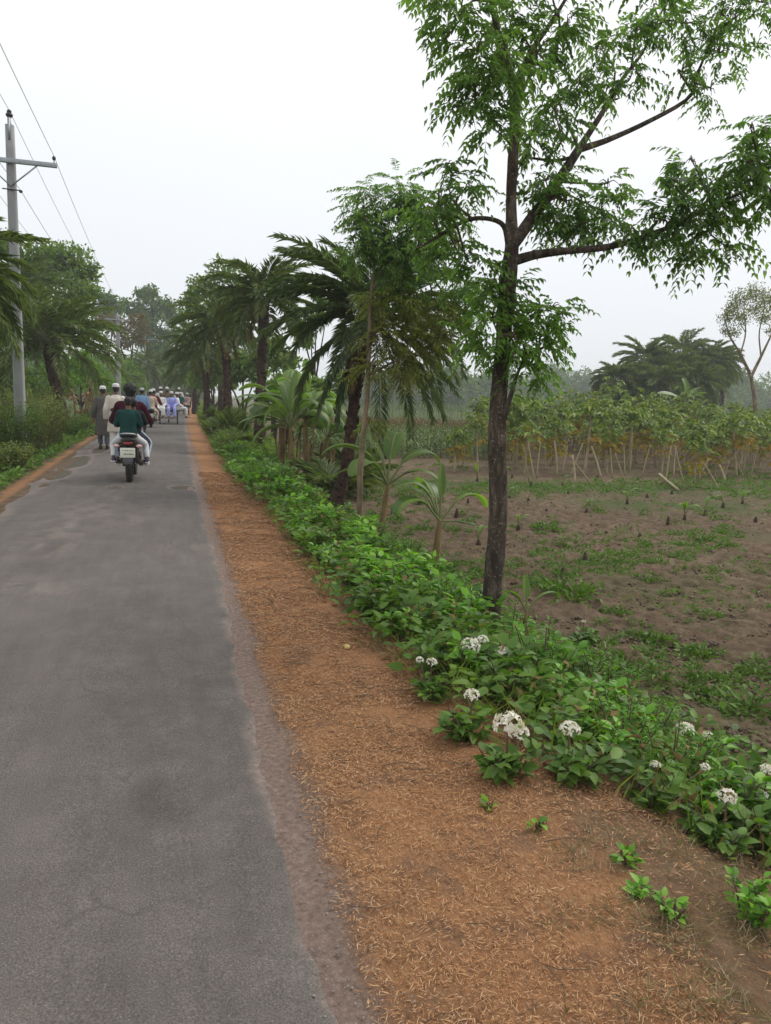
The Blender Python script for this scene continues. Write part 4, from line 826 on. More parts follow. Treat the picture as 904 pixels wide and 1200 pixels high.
def papaya_patch():
    rng = np.random.default_rng(180); pr = papaya_protos(); cnt = 0; used = set()
    for r, Y in enumerate(np.arange(20.5, 44, 1.75)):
        lo, hi = 560 + 5 * r, 960
        xa = P(lo, 520, Y)[0]; xb = P(hi, 520, Y)[0]
        for x in np.arange(xa, xb, 1.0 + .035 * r):
            y = Y + 1.2 - .26 * (x - P(620, 520, Y)[0]) * .35 + rng.normal(0, .18); xx = x + rng.normal(0, .18)
            if rng.random() < .10: continue
            i = rng.integers(0, 8); sc = rng.uniform(.66, 1.25) * (1 + .022 * r) * (1.22 if rng.random() < .12 else 1)
            e_ = A(xx, y, .5) - EYE; sx = CX + F * float(e_ @ CR) / float(e_ @ CF)
            seg_ = [w for lim, w in ((640, 'hard by the speckled trunk'), (672, 'a little past the speckled trunk'), (705, 'below the stiff-fronded young palm'), (740, 'below the lone near grove palm'), (772, 'below the front of the grove'), (805, 'below the grove top'), (840, 'below the back of the grove'), (875, 'between grove and thin hazy tree'), (9999, 'below the thin hazy tree')) if sx < lim][0]
            rw = ['first', 'second', 'third', 'fourth', 'fifth', 'sixth', 'seventh', 'eighth', 'ninth', 'tenth', 'eleventh', 'twelfth', 'thirteenth', 'last'][min(r, 13)]
            lab = 'papaya plant in the %s row from the bare field, %s' % (rw, seg_); gr_ = 'papaya plants of the %s row' % rw
            if i not in used: o = pr[i]; used.add(i); o.location = (xx, y, gz1(xx, y)); o.rotation_euler = (0, 0, rng.uniform(0, 6)); o.scale = (sc,) * 3; o['label'] = lab
            else: o = copy_tree(pr[i], (xx, y, gz1(xx, y)), rng.uniform(0, 6), sc, lab)
            o['group'] = gr_; cnt += 1
    for o in pr:
        if pr.index(o) not in used: bpy.data.objects.remove(o)
    # taller odd one with reddish leaves
    o = copy_tree(pr[5], gY(742, 490, 33), 1.0, 1.5, 'tallest papaya with orange-red dying leaves standing above the patch'); o['group'] = ''; del o['group']
    # bare leaning stems: (foot px, foot py, top px, top py)
    for k, (a, b, c, d, lab) in enumerate([(245, 620, 236, 515, ''), (300, 640, 292, 560, ''), (382, 630, 350, 532, ''), (745, 665, 692, 580, ''), (765, 640, 745, 590, ''), (487, 545, 452, 485, ''), (475, 548, 445, 500, ''), (820, 625, 790, 575, '')]):
        fx, fy = 560 + a / 2.628, 320 + b / 2.628; tx, ty = 560 + c / 2.628, 320 + d / 2.628
        p = gp(fx, fy, -.55, 0); q = P(tx, ty, p[1] + .3); t = thing('bare_stem', p, ['pale bare stem leaning beside the first papaya row, nearest the speckled trunk', 'short curved pale stem at the edge of the papaya patch', 'pale bare stem leaning steeply across the first papaya row', 'long pale stem leaning from under a fallen-over papaya crown',
             'pale upright bare stem beside the fallen-over papaya crown', 'thin pale stem leaning high among the papaya crowns', 'second thin pale stem leaning high among the papaya crowns', 'pale stem leaning under the last papaya crowns'][k], 'bare stem')
        g = Geo(); tube(g, [A(0, 0, -.05), (q - p) * .5 + A(.02, 0, -.02), q - p], [.035, .03, .022], 6, seg=8, rough=.1); g.build('stem', M['pale_stick'], t)
    g = Geo(); tube(g, [A(0, 0, -.05), A(.01, 0, .6), A(.04, 0, 1.2)], [.024, .02, .013], 5, seg=6, rough=.1); first = None
    for k in range(30):
        px, py = rng.uniform(605, 900), rng.uniform(535, 572); b = gp(px, py, -.55, 0)
        if first is None: first = thing('bare_stem', b, 'x', 'bare stem', 'thin bare stems among the papaya'); g.build('stem', M['pale_stick'], first); o = first
        else: o = copy_tree(first, b)
        tl = rng.normal(0, .38); o.rotation_euler = (rng.normal(0, .15), tl, 0); sc = rng.uniform(.5, .98); o.scale = (1, 1, sc)
        o['label'] = '%s thin bare stem %s among the papaya, %s' % ('tall' if sc > .75 else 'short', 'leaning to the grove' if tl > .2 else ('leaning to the road' if tl < -.2 else 'standing nearly upright'), [w for lim, w in ((650, 'by the speckled trunk'), (710, 'below the stiff-fronded palm'), (770, 'below the near grove'), (830, 'below the grove top'), (999, 'below the thin hazy tree')) if px < lim][0])
    o = copy_tree(pr[6], P(818, 522, gp(843, 573, -.55)[1] + .3) - A(0, 0, 1.0), 2.0, .9, 'papaya crown leaning over on its long pale stem at the field edge'); del o['group']
    p = gp(772, 565, -.55, 0); t = thing('fallen_papaya', p, 'fallen papaya stem lying on the soil before the papaya rows', 'fallen stem')
    g = Geo(); q = gp(795, 576, -.55, 0) - p; tube(g, [A(0, 0, .25), q * .5 + A(0, 0, .14), q + A(0, 0, .05)], [.04, .036, .03], 8, seg=8, rough=.25); g.build('stem', M['pale_stick'], t)
papaya_patch()

def suckers():
    L = [(665.6, 579.6, 1, .32), (734.5, 591, 1, .42), (687, 601, 1, .3), (758, 584, 0, .2), (787, 579, 0, .2), (802, 610, 1, .4), (782, 616, 0, .28), (826, 603, 1, .35), (847, 595, 1, .4), (749, 631, 1, .32), (685, 657, 0, .22), (659, 569, 1, .3), (619, 588, 1, .3),
         (622, 569, 1, .35), (725, 640, 0, .1), (659, 672, 1, .28), (607, 622, 1, .35), (559, 565, 1, .45), (481, 581, 1, .25), (460, 603, 0, .22), (535, 605, 0, .25), (491, 590, 1, .2), (597, 585, 1, .3), (560, 640, 1, .35), (700, 560, 1, .3), (640, 600, 0, .15), (870, 590, 1, .3), (885, 612, 0, .2), (710, 628, 0, .16), (600, 560, 1, .35), (548, 590, 0, .2)]
    for k, (px, py, lf, h) in enumerate(L):
        rng = np.random.default_rng(200 + k); b = gp(px, py, -.55, -.02)
        t = thing('banana_sucker', b, 'dark cut banana stub with one or two pale arching leaves in the bare field' if lf else 'dark brown cut banana stub without leaves in the bare field', 'banana sucker', 'leafy banana stubs in the bare field' if lf else 'bare banana stubs in the bare field')
        h *= .8; g = Geo(); hs = h * (.5 if lf else .9); tube(g, [A(0, 0, -.03), A(.01, 0, hs * .6), A(.015, .01, hs)], [.05, .03, .014], 8, seg=7, rough=.5, seed=k); g.build('stub', M['stub'], t)
        if lf:
            for j in range(1 + k % 3):
                g = Geo(); gr = Geo(); blade(g, gr, rng, A(0, 0, hs * .9), rng.choice([0, math.pi]) + rng.normal(0, .5), rng.uniform(.8, 1.4), h * .45, h * rng.uniform(.55, .9), .09, rng.uniform(.6, 2.0), .1, 10)
                o = g.build('leaf', M['banana'], t); gr.build('midrib', M['petiole'], o)
suckers()

def tuft_mesh(g, rng, c, R, n, ll, lw, up=.5, T=T_FOLD, h=.12):
    d = rdir(rng, n, 0, 1); rad = R * np.sqrt(rng.uniform(0, 1, (n, 1))); pos = c + A(1, 1, 0) * d * rad; pos[:, 2] = c[2] + rng.uniform(0, h, n) * (1 - .5 * (rad[:, 0] / R))
    dd = d * A(1, 1, .3) + A(0, 0, up) + rng.normal(0, .35, (n, 3)); scatter(g, T, pos, dd, A(0, 0, 1)[None] + rng.normal(0, .5, (n, 3)), ll * rng.uniform(.6, 1.2, n), lw * rng.uniform(.7, 1.2, n))
def weeds():
    rng = np.random.default_rng(210); pr = []
    for v in range(7):
        g = Geo(); R = [.10, .16, .13, .2, .14, .18, .12][v]
        tuft_mesh(g, rng, A(0, 0, 0), R, [70, 130, 90, 170, 110, 150, 80][v], .05, .022, .3, h=[.06, .1, .16, .10, .2, .08, .12][v]); tuft_mesh(g, rng, A(.02, .01, 0), R * .8, 60, .06, .007, 1.2, T_DIAM, .04)
        pr.append(g.build('field_weed', M['weed'], None, smooth=False))
    spots = [(770, 752, 1.7, 'taller grey-green weed standing alone in the middle of the bare field'), (822, 768, 1.5, 'leafy weed with upright side shoot to the field edge near the flowers'), (880, 835, 1.7, 'broad leafy weed low in the bare field, nearest the flowering shrubs'), (670, 700, 2.0, 'dark leafy weed clump at the field edge beside the speckled trunk'), (770, 800, 1.3, 'flat weed patch straight beyond the white flowers'),
             (640, 690, 1.6, 'feathery weed clump touching the speckled trunk'), (725, 660, 1.0, ''), (760, 640, 1.2, ''), (850, 640, 1.5, ''), (700, 600, 1.3, ''), (640, 620, 1.6, ''), (660, 640, 1.0, ''), (830, 720, 1., ''), (885, 790, 1.1, ''), (735, 770, 1.3, ''), (745, 745, 1.0, ''), (760, 770, 1.2, ''), (722, 718, .9, ''), (706, 735, .8, ''), (805, 640, 1.3, ''), (825, 635, 1.6, ''), (845, 625, 1.5, '')]
    for _ in range(150):
        py = 560 + 290 * rng.random() ** 1.3; px = rng.uniform(585, 903)
        if fbm(px * .02, py * .035, 77) > .46: spots.append((px, py, rng.uniform(.45, 1.0) * (1 + (620 - py) / 900 if py < 620 else 1), ''))
    for _ in range(40): spots.append((rng.uniform(440, 600), rng.uniform(565, 690), rng.uniform(.6, 1.2), ''))
    used = set()
    for k, (px, py, sc, lab) in enumerate(spots):
        p = gp(px, py, -.55, 0); 
        if p[0] - float(xr(p[1])) < 2.7: continue
        i = k % 7
        if i not in used: o = pr[i]; used.add(i)
        else: o = pr[i].copy(); COL.objects.link(o)
        p[2] = gz1(p[0], p[1]) - .02; o.location = tuple(p); o.rotation_euler = (0, 0, rng.uniform(0, 6)); o.scale = (sc, sc, sc * rng.uniform(.8, 1.3))
        if lab: tag(o, lab, 'weed'); 
        else:
            wb = [w for lim, w in ((580, 'at the foot of the papaya rows'), (610, 'among the banana stubs'), (645, 'before the banana stubs'), (690, 'in the middle of the bare field'), (740, 'on the near half of the bare field'), (790, 'on the bare field by the verge'), (9999, 'beside the flowering shrubs')) if py < lim][0]
            wx_ = [w for lim, w in ((600, 'beyond the thin pale tree'), (650, 'near the speckled trunk'), (710, 'below the stiff-fronded palm'), (770, 'below the near grove'), (830, 'below the grove top'), (9999, 'below the thin hazy tree')) if px < lim][0]
            tag(o, ('tiny' if sc < .65 else 'small' if sc < .9 else 'broad') + ' green weed ' + wb + ', ' + wx_, 'weed', 'weeds ' + wb)
        if lab and 'group' in o: del o['group']
    # fine weeds and grass nobody could count
    g = Geo(); n = 40000; px = rng.uniform(400, 960, n); py = 545 + 400 * rng.random(n) ** 1.5; keep = .6 * fbm(px * .012, py * .03, 88) + .6 * fbm(px * .09, py * .16, 89) - .09 - .10 + .35 * np.exp(-((py - 572 + (px - 700) * .02) / 9) ** 2) + .12 * np.exp(-((py - 622 + (px - 860) * .25) / 22) ** 2) > .49 + .16 * rng.random(n) + .03 * (py > 680)
    pts = np.array([G(a, b, -.55) for a, b in zip(px[keep], py[keep])]); s = pts[:, 0] - xr(pts[:, 1]); pts = pts[s > 2.4]; pts[:, 2] = gz(pts[:, 0], pts[:, 1]) + .01
    pts = np.repeat(pts, 3, axis=0) + np.random.default_rng(3).normal(0, .035, (len(pts) * 3, 3)) * A(1, 1, 0); m_ = len(pts); D = np.hypot(pts[:, 0], pts[:, 1])
    scatter(g, T_FOLD, pts, rdir(rng, m_, .15, .9), A(0, 0, 1)[None] + rng.normal(0, .4, (m_, 3)), rng.uniform(.03, .07, m_) * (1 + D / 25), .018 * (1 + D / 25))
    tag(g.build('field_grass', M['weed'], smooth=False), 'thin grass and tiny weeds sprouting over the brown soil', 'grass', kind='stuff')
    # clods and dry bits on the soil
    g = Geo(); n = 9000; px = rng.uniform(560, 960, n); py = 570 + 370 * rng.random(n); pts = np.array([G(a, b, -.55) for a, b in zip(px, py)]); s = pts[:, 0] - xr(pts[:, 1]); pts = pts[s > 2.5]; pts[:, 2] = gz(pts[:, 0], pts[:, 1]) + rng.uniform(-.01, .02, len(pts)); m_ = len(pts)
    oc = np.array([(1, 0, 0), (0, 1, 0), (-1, 0, 0), (0, -1, 0), (0, 0, .8), (0, 0, -.8)], float); of = np.array([(0, 1, 4), (1, 2, 4), (2, 3, 4), (3, 0, 4), (1, 0, 5), (2, 1, 5), (3, 2, 5), (0, 3, 5)])
    r_ = rng.uniform(.008, .03, (m_, 1, 1)); V = pts[:, None] + oc[None] * r_ * rng.uniform(.6, 1.3, (m_, 6, 1)); g.add(V.reshape(-1, 3), (of[None] + (np.arange(m_) * 6)[:, None, None]).reshape(-1, 3))
    tag(g.build('soil_clods', surf_mat('clod', (.13, .095, .062), .95, var=.4, scale=3), smooth=False), 'small crumbly clods of brown soil over the field', 'soil', kind='stuff')
weeds()

# ------------------------------------------------------------------ the green strip along the verge
def flower_head(g, rng, c, R):
    n = 46; d = rdir(rng, n, -.1, 1); pos = c + d * R * .55 * A(1, 1, .7); a = unit(d + rng.normal(0, .3, (n, 3)))
    for k in range(3):
        dd = unit(np.cross(a, rng.normal(0, 1, (n, 3)))) + a * .35; scatter(g, T_FOLD, pos + a * R * .25, dd, a, R * rng.uniform(.28, .45, n), R * .2)
def shrub_parts(rng, h, R, n, ll, lw, mat, t, T=T_OVAL, up=.15, stems=7):
    g = Geo(); gs = Geo(); tips = []
    for k in range(stems):
        a = rng.uniform(0, 6.28); r = R * math.sqrt(rng.random()) * .9; tp = A(math.cos(a) * r, math.sin(a) * r, h * rng.uniform(.7, 1.05)); s = spline([A(0, 0, -.03) + tp * A(.25, .25, 0), tp * A(.6, .6, .5), tp], 8); tips.append(tp)
        tube(gs, s, np.linspace(.007, .003, 8), 4, cap=False)
        m_ = n // stems; u = rng.uniform(.25, 1, m_); i = u * 7; j = np.minimum(i.astype(int), 6); q = s[j] * (1 - (i - j))[:, None] + s[j + 1] * (i - j)[:, None]
        az = rng.uniform(0, 6.28, m_); dd = np.stack([np.cos(az), np.sin(az), rng.uniform(-.3, .6, m_) + up], -1); L = ll * rng.uniform(.6, 1.15, m_); q = q + unit(dd) * L[:, None] * .35
        scatter(g, T, q, dd, A(0, 0, 1)[None] + rng.normal(0, .38, (m_, 3)), L, L * lw)
    f = g.build('foliage', M[mat], t, smooth=False); gs.build('stems', M['twig'], t); return tips
def verge():
    rng = np.random.default_rng(230)
    kinds = {}
    for key, (h, R, n, ll, lw, mat, T) in {'leafy': (.30, .24, 190, .085, .62, 'shrub', T_OVAL), 'leafy2': (.36, .22, 170, .095, .55, 'shrub', T_OVAL), 'leafy3': (.22, .26, 190, .07, .66, 'shrub', T_OVAL), 'dark': (.34, .24, 150, .11, .6, 'shrub_dark', T_OVAL), 'fine': (.38, .26, 620, .042, .42, 'fern', T_FOLD), 'fine2': (.30, .24, 560, .036, .45, 'fern', T_FOLD)}.items():
        t = thing('verge_shrub', (0, 0, 0), 'x', 'shrub'); shrub_parts(rng, h, R, n, ll, lw, mat, t, T, stems=9 if 'fine' not in key else 14); kinds[key] = t
    used = set(); cnt = 0
    def put(key, x, y, sc, lab, grp):
        if key not in used: o = kinds[key]; used.add(key); o.location = (x, y, gz1(x, y) - .02); o.rotation_euler = (0, 0, rng.uniform(0, 6)); o.scale = (sc,) * 3
        else: o = copy_tree(kinds[key], (x, y, gz1(x, y) - .02), rng.uniform(0, 6), sc)
        o['label'] = lab; o['group'] = grp
    kn = {'leafy': 'bright green broad-leaved shrub', 'leafy2': 'bright green broad-leaved shrub', 'leafy3': 'bright green broad-leaved shrub', 'dark': 'darker large-leaved shrub', 'fine': 'feathery fine-leaved shrub', 'fine2': 'feathery fine-leaved shrub'}
    y = 1.9
    while y < 21:
        step = .22 + .022 * y; s0 = float(veg_in(y)) + .10 + .14 * max(0, min(1, (4.5 - y) / 1.5)); s1 = float(np.interp(y, [1.8, 3, 4.5, 6, 9, 11, 13, 20], [2.5, 2.6, 2.6, 2.6, 2.4, 1.95, 1.75, 1.9]))
        nrow = max(2, int((s1 - s0) / (.27 + .012 * y)))
        for k in range(nrow):
            s = s0 + (s1 - s0) * (k + rng.uniform(.1, .9)) / nrow; yy = y + rng.uniform(-.5, .5) * step; x = float(xr(yy)) + s; f = (s - s0) / (s1 - s0)
            if yy < 3.0 and f < .15 + .2 * rng.random(): continue
            if yy < 5.8: key = rng.choice(['fine', 'fine2', 'leafy3', 'leafy'] if f > .45 else ['leafy', 'dark', 'dark', 'leafy3', 'leafy2'])
            elif yy < 13: key = rng.choice(['leafy', 'leafy2', 'leafy3', 'leafy', 'leafy2', 'dark'] if f < .75 else ['fine', 'leafy3', 'fine2'])
            else: key = rng.choice(['leafy', 'dark', 'leafy3', 'fine'])
            where = [w for lim, w in ((2.7, 'by the round white cluster'), (3.4, 'by the largest white cluster'), (4.3, 'by the fullest white cluster'), (5.6, 'just before the speckled trunk'), (7.0, 'just past the speckled trunk'), (8.5, 'beside the yellow-stemmed banana'), (10.3, 'around the thin pale tree'), (13, 'before the leaning palm foot'), (16, 'past the leaning palm foot'), (99, 'beside the shaggy banana clump')) if yy < lim][0]
            row = 'at the litter edge' if f < .3 else ('mid slope' if f < .68 else 'on the field side')
            scl = rng.uniform(.72, 1.1); size = 'small' if scl < .84 else ('large' if scl > .98 else 'medium')
            put(key, x, yy, scl * (1 + .012 * yy) * (.8 if f < .15 else 1), size + ' ' + kn[key] + ', ' + row + ' ' + where, kn[key] + 's ' + row + ' ' + where); cnt += 1
        y += step
    print('verge shrubs', cnt)
    # flowering shrubs, each standing under its own flower heads
    fl = [([(552, 760, .055), (566, 752, .03)], 'tall dark-leaved shrub topped by a full white flower cluster, before the speckled trunk'), ([(590, 768, .045)], 'shrub with a flattened white cluster beside the fullest one below the speckled trunk'), ([(553, 818, .035)], 'dark shrub with a small white cluster above the orange litter'),
          ([(596, 853, .06), (608, 862, .04)], 'dark shrub with the largest white cluster, at the litter edge'), ([(668, 858, .04)], 'shrub with a low flat white cluster next to the largest one'), ([(740, 830, .025), (730, 820, .02)], 'shrub with two tiny white clusters on its outer side facing the field'),
          ([(803, 858, .045), (829, 865, .03)], 'shrub with two white clusters side by side against the bare soil'), ([(852, 937, .035)], 'thin shrub with one round white cluster near the photo corner'), ([(893, 938, .035), (900, 905, .03)], 'shrub with two white clusters cut by the photo edge'), ([(506, 779, .028), (492, 776, .02)], 'shrub with a faded pinkish white cluster at the litter edge'),
          ([(457, 694, .024)], 'shrub with a lone small white cluster farther up the verge'), ([(697, 801, .018)], 'shrub with a single white bud toward the bare field'), ([(684, 730, .018)], 'slim weed with one white bloom just past the speckled trunk'), ([(768, 900, .022), (826, 902, .02)], 'shrub with pale fading clusters between the paired and the round ones')]
    for heads, lab in fl:
        hz = .22 if heads[0][2] > .03 else .19; z = -.05
        for _ in range(6): p = G(heads[0][0], heads[0][1], z + hz); z = gz1(p[0], p[1])
        hh = p[2] - z
        t = thing('flowering_shrub', (p[0], p[1], z - .02), lab.replace(' near the photo corner', ' nearest the sprawling tuft').replace(' cut by the photo edge', ' beyond the thin one'), 'flowering shrub')
        shrub_parts(rng, hh * .72, .15, 105, .075, .6, 'shrub_dark', t, stems=8, up=.0)
        for (a, c, R) in heads:
            q = P(a, c, p[1]) - A(p[0], p[1], z - .02); g = Geo(); flower_head(g, rng, q + A(0, 0, .012), R * 1.25); o = g.build('flower_head', M['flower'], t, smooth=False)
            g = Geo(); tube(g, [q * A(.4, .4, .5), q * A(.8, .8, .85), q], [.005, .004, .003], 5, cap=False); g.build('stalk', M['twig'], o)
    g = Geo(); n = 2600; y = 1.9 + 18 * rng.random(n) ** 1.7; s = veg_in(y) - .05 + 1.7 * rng.random(n) ** 1.4; x = s + xr(y); pos = np.stack([x, y, gz(x, y) + rng.uniform(0, .30, n) * sstep(0, .3, s - veg_in(y))], -1)
    scatter(g, T_FOLD, pos, rdir(rng, n, -.6, .8), rng.normal(0, 1, (n, 3)), rng.uniform(.03, .09, n), rng.uniform(.01, .035, n))
    n = 900; y = 1.9 + 12 * rng.random(n) ** 1.5; s = veg_in(y) + .02 + 1.5 * rng.random(n) ** 1.6; x = s + xr(y); pos = np.stack([x, y, gz(x, y)], -1)
    scatter(g, T_DIAM, pos, rdir(rng, n, .3, 1), rng.normal(0, 1, (n, 3)), rng.uniform(.1, .34, n), .006)
    tag(g.build('dry_undergrowth', M['palm_dry'], smooth=False), 'dead brown leaves and stalks caught among the verge shrubs', 'dry undergrowth', kind='stuff')
    g = Geo(); n = 5200; y = 1.7 + 22 * rng.random(n) ** 1.6; s = veg_in(y) - .04 + 1.75 * rng.random(n); keep = fbm(s * 2, y * 2, 95) > .42; y, s = y[keep], s[keep]; m_ = len(y); x = s + xr(y); pos = np.stack([x, y, gz(x, y)], -1)
    scatter(g, T_DIAM, pos, rdir(rng, m_, .35, 1), rng.normal(0, 1, (m_, 3)), rng.uniform(.10, .40, m_), rng.uniform(.004, .009, m_) * (1 + y / 12))
    tag(g.build('verge_grass', M['grass'], smooth=False), 'thin grass blades growing up between the verge shrubs', 'grass', kind='stuff')
    g = Geo(); n = 5000; px = rng.uniform(640, 930, n); py = rng.uniform(930, 1190, n); keep = (fbm(px * .02, py * .03, 97) + .0009 * (px - 760) > .50); pts = np.array([G(a, c) for a, c in zip(px[keep], py[keep])]); pts[:, 2] = gz(pts[:, 0], pts[:, 1]); m_ = len(pts)
    dd = rng.normal(0, .7, (m_, 3)) + A(0, 0, .35); dd[:, 2] = np.abs(dd[:, 2]) * .6; scatter(g, T_DIAM, pts, dd, rng.normal(0, 1, (m_, 3)), rng.uniform(.02, .09, m_), rng.uniform(.0015, .004, m_))
    tag(g.build('dry_grass', leaf_mat('dry grass', [(.16, .12, .07), (.28, .22, .13), (.10, .13, .04), (.34, .28, .18)], .1, .8, .1), smooth=False), 'sparse dry grass and straw on the pale soil at the verge corner', 'dry grass', kind='stuff')
    # separate plants in the corner
    for (px, py, h, R, n, lab) in [(880, 1050, .16, .10, 150, 'round leafy green tuft alone on the pale soil at the verge corner'), (790, 1062, .06, .05, 36, 'small broad-leaved sprig on the pale soil beside the round tuft'), (735, 1000, .07, .05, 30, 'tiny leafy sprig at the inner edge of the pale soil'), (755, 1045, .04, .06, 30, 'flat creeping sprig between the two small ones'), (575, 938, .03, .03, 14, 'tiny green sprout in the orange litter'), (632, 962, .04, .03, 12, 'small grey-green sprout amid the orange litter')]:
        p = gp(px, py, 0, -.01); t = thing('verge_sprig', p, lab, 'plant'); shrub_parts(rng, h, R, n, .04, .6, 'shrub', t, stems=6, up=.3)
    # low cover under and between them, right of the road and left of it
    g = Geo(); n = 15000; y = 1.7 + 46 * rng.random(n) ** 1.9; s = veg_in(y) + .02 + rng.uniform(0, 1, n) * (2.0 - .0 * y); s += .12 * rng.normal(0, 1, n); keep = (s > veg_in(y) - .05) & ((y > 2.6) | (rng.random(n) < .25)); y, s = y[keep], s[keep]
    x = s + xr(y); pos = np.stack([x, y, gz(x, y) + rng.uniform(0, .14, len(x)) + .10 * fbm(x * 2, y * 2, 4)], -1); m_ = len(pos); sc = 1 + y / 14
    scatter(g, T_OVAL, pos, rdir(rng, m_, -.2, .6), A(0, 0, 1)[None] + rng.normal(0, .4, (m_, 3)), rng.uniform(.035, .085, m_) * sc, rng.uniform(.025, .045, m_) * sc)
    tag(g.build('verge_undergrowth', M['shrub_dark'], smooth=False), 'low creeping leaves covering the slope under the verge shrubs', 'undergrowth', kind='stuff')
    g = Geo(); n = 16000; y = 21 + 70 * rng.random(n) ** 1.3; s = veg_in(y) + 2.3 * rng.random(n); x = s + xr(y); pos = np.stack([x, y, gz(x, y) + rng.uniform(0, .75, n) * fbm(x * .9, y * .5, 14) * 1.6 * sstep(0, .5, s - veg_in(y) + .2)], -1)
    scatter(g, T_FOLD, pos, rdir(rng, n, -.3, .8), A(0, 0, 1)[None] + rng.normal(0, .5, (n, 3)), rng.uniform(.1, .2, n) * (1 + y / 80), .09)
    tag(g.build('far_verge_undergrowth', M['tree_a'], smooth=False), 'leafy bank growth along the far verge under the palms', 'undergrowth', kind='stuff')
    g = Geo(); n = 26000; y = 9 + 85 * rng.random(n) ** 1.6; q = .30 + 3.6 * rng.random(n) ** 1.2; x = xl(y) - q; hmax = .15 + .45 * sstep(.5, 1.4, q) * fbm(x, y, 15)
    pos = np.stack([x, y, gz(x, y) + rng.uniform(0, 1, n) * hmax], -1)
    scatter(g, T_FOLD, pos, rdir(rng, n, -.1, .9), A(0, 0, 1)[None] + rng.normal(0, .5, (n, 3)), rng.uniform(.05, .12, n) * (1 + y / 30), .035 * (1 + y / 30))
    tag(g.build('roadside_undergrowth', M['weed'], smooth=False), 'mixed low green growth along the opposite verge', 'undergrowth', kind='stuff')
verge()
def opposite_bushes():
    rng = np.random.default_rng(260)
    L = [(8, 566, .45, .55, 'grey_shrub', 'brownish low bush at the verge corner across the road'), (22, 548, 1.05, .65, 'shrub_dark', 'dark leafy bush in front of the concrete pole'), (45, 542, 1.25, .7, 'grey_shrub', 'tall pale grey-green bush hiding the foot of the concrete pole'), (62, 532, 1.1, .65, 'grey_shrub', 'pale bushy shrub between the pole and the bent-trunk palm'), (78, 522, .6, .6, 'shrub_dark', 'dark shrub edging the orange strip before the bent-trunk palm'),
         (92, 513, .5, .6, 'grey_shrub', 'small pale shrub at the foot of the bent-trunk palm'), (104, 506, .5, .7, 'shrub_dark', 'low dark shrub past the bent-trunk palm'), (112, 499, .7, .8, 'weed', 'light green shrub beside the walkers'), (-12, 545, 1.3, .8, 'grey_shrub', 'large pale bush partly out of view across the road'), (10, 530, 1.1, .7, 'weed', 'rangy green bush behind the concrete pole'), (35, 520, 1.5, .8, 'grey_shrub', 'tallest pale bush, just past the concrete pole'), (60, 512, .9, .8, 'weed', 'mid green bush behind the pale ones'), (118, 490, 1.4, 1., 'tree_a', 'round dark bush behind the walkers')]
    for k, (px, py, h, R, mt, lab) in enumerate(L):
        p = gp(px, py, -.2, -.03); t = thing('roadside_bush', p, lab, 'bush'); shrub_parts(rng, h * 1.3, R * 1.1, int(5000 * R), .075, .5, mt, t, T_FOLD, stems=60, up=.25)
    # rust-coloured dead stalks and fence-like sticks under the trees
    for k, (px, py, h, dx) in enumerate([(108, 480, 1.6, .5), (113, 478, 2.1, -.3), (104, 478, 1.3, .8), (100, 482, 1.9, .1), (90, 478, 2.0, -.2), (116, 480, 1.5, .9)]):
        b = gY(px, py, 34 + k); t = thing('dead_stalk', b, 'dry brown stalk under the bright trees behind the walkers', 'dry stalk', 'dry stalks behind the walkers'); g = Geo(); tube(g, [A(0, 0, -.1), A(dx * .4, 0, h * .6), A(dx, .2, h)], [.07, .05, .03], 6, seg=6, rough=.3); g.build('stem', M['banana_dry'], t)
        g = Geo(); n = 14; q = A(dx, .2, h) * rng.uniform(.5, 1, (n, 1)); scatter(g, T_FOLD, q, rdir(rng, n, -1, .2), rng.normal(0, 1, (n, 3)), .5, .12); g.build('dry_leaves', M['palm_dry'], t, smooth=False)
opposite_bushes()
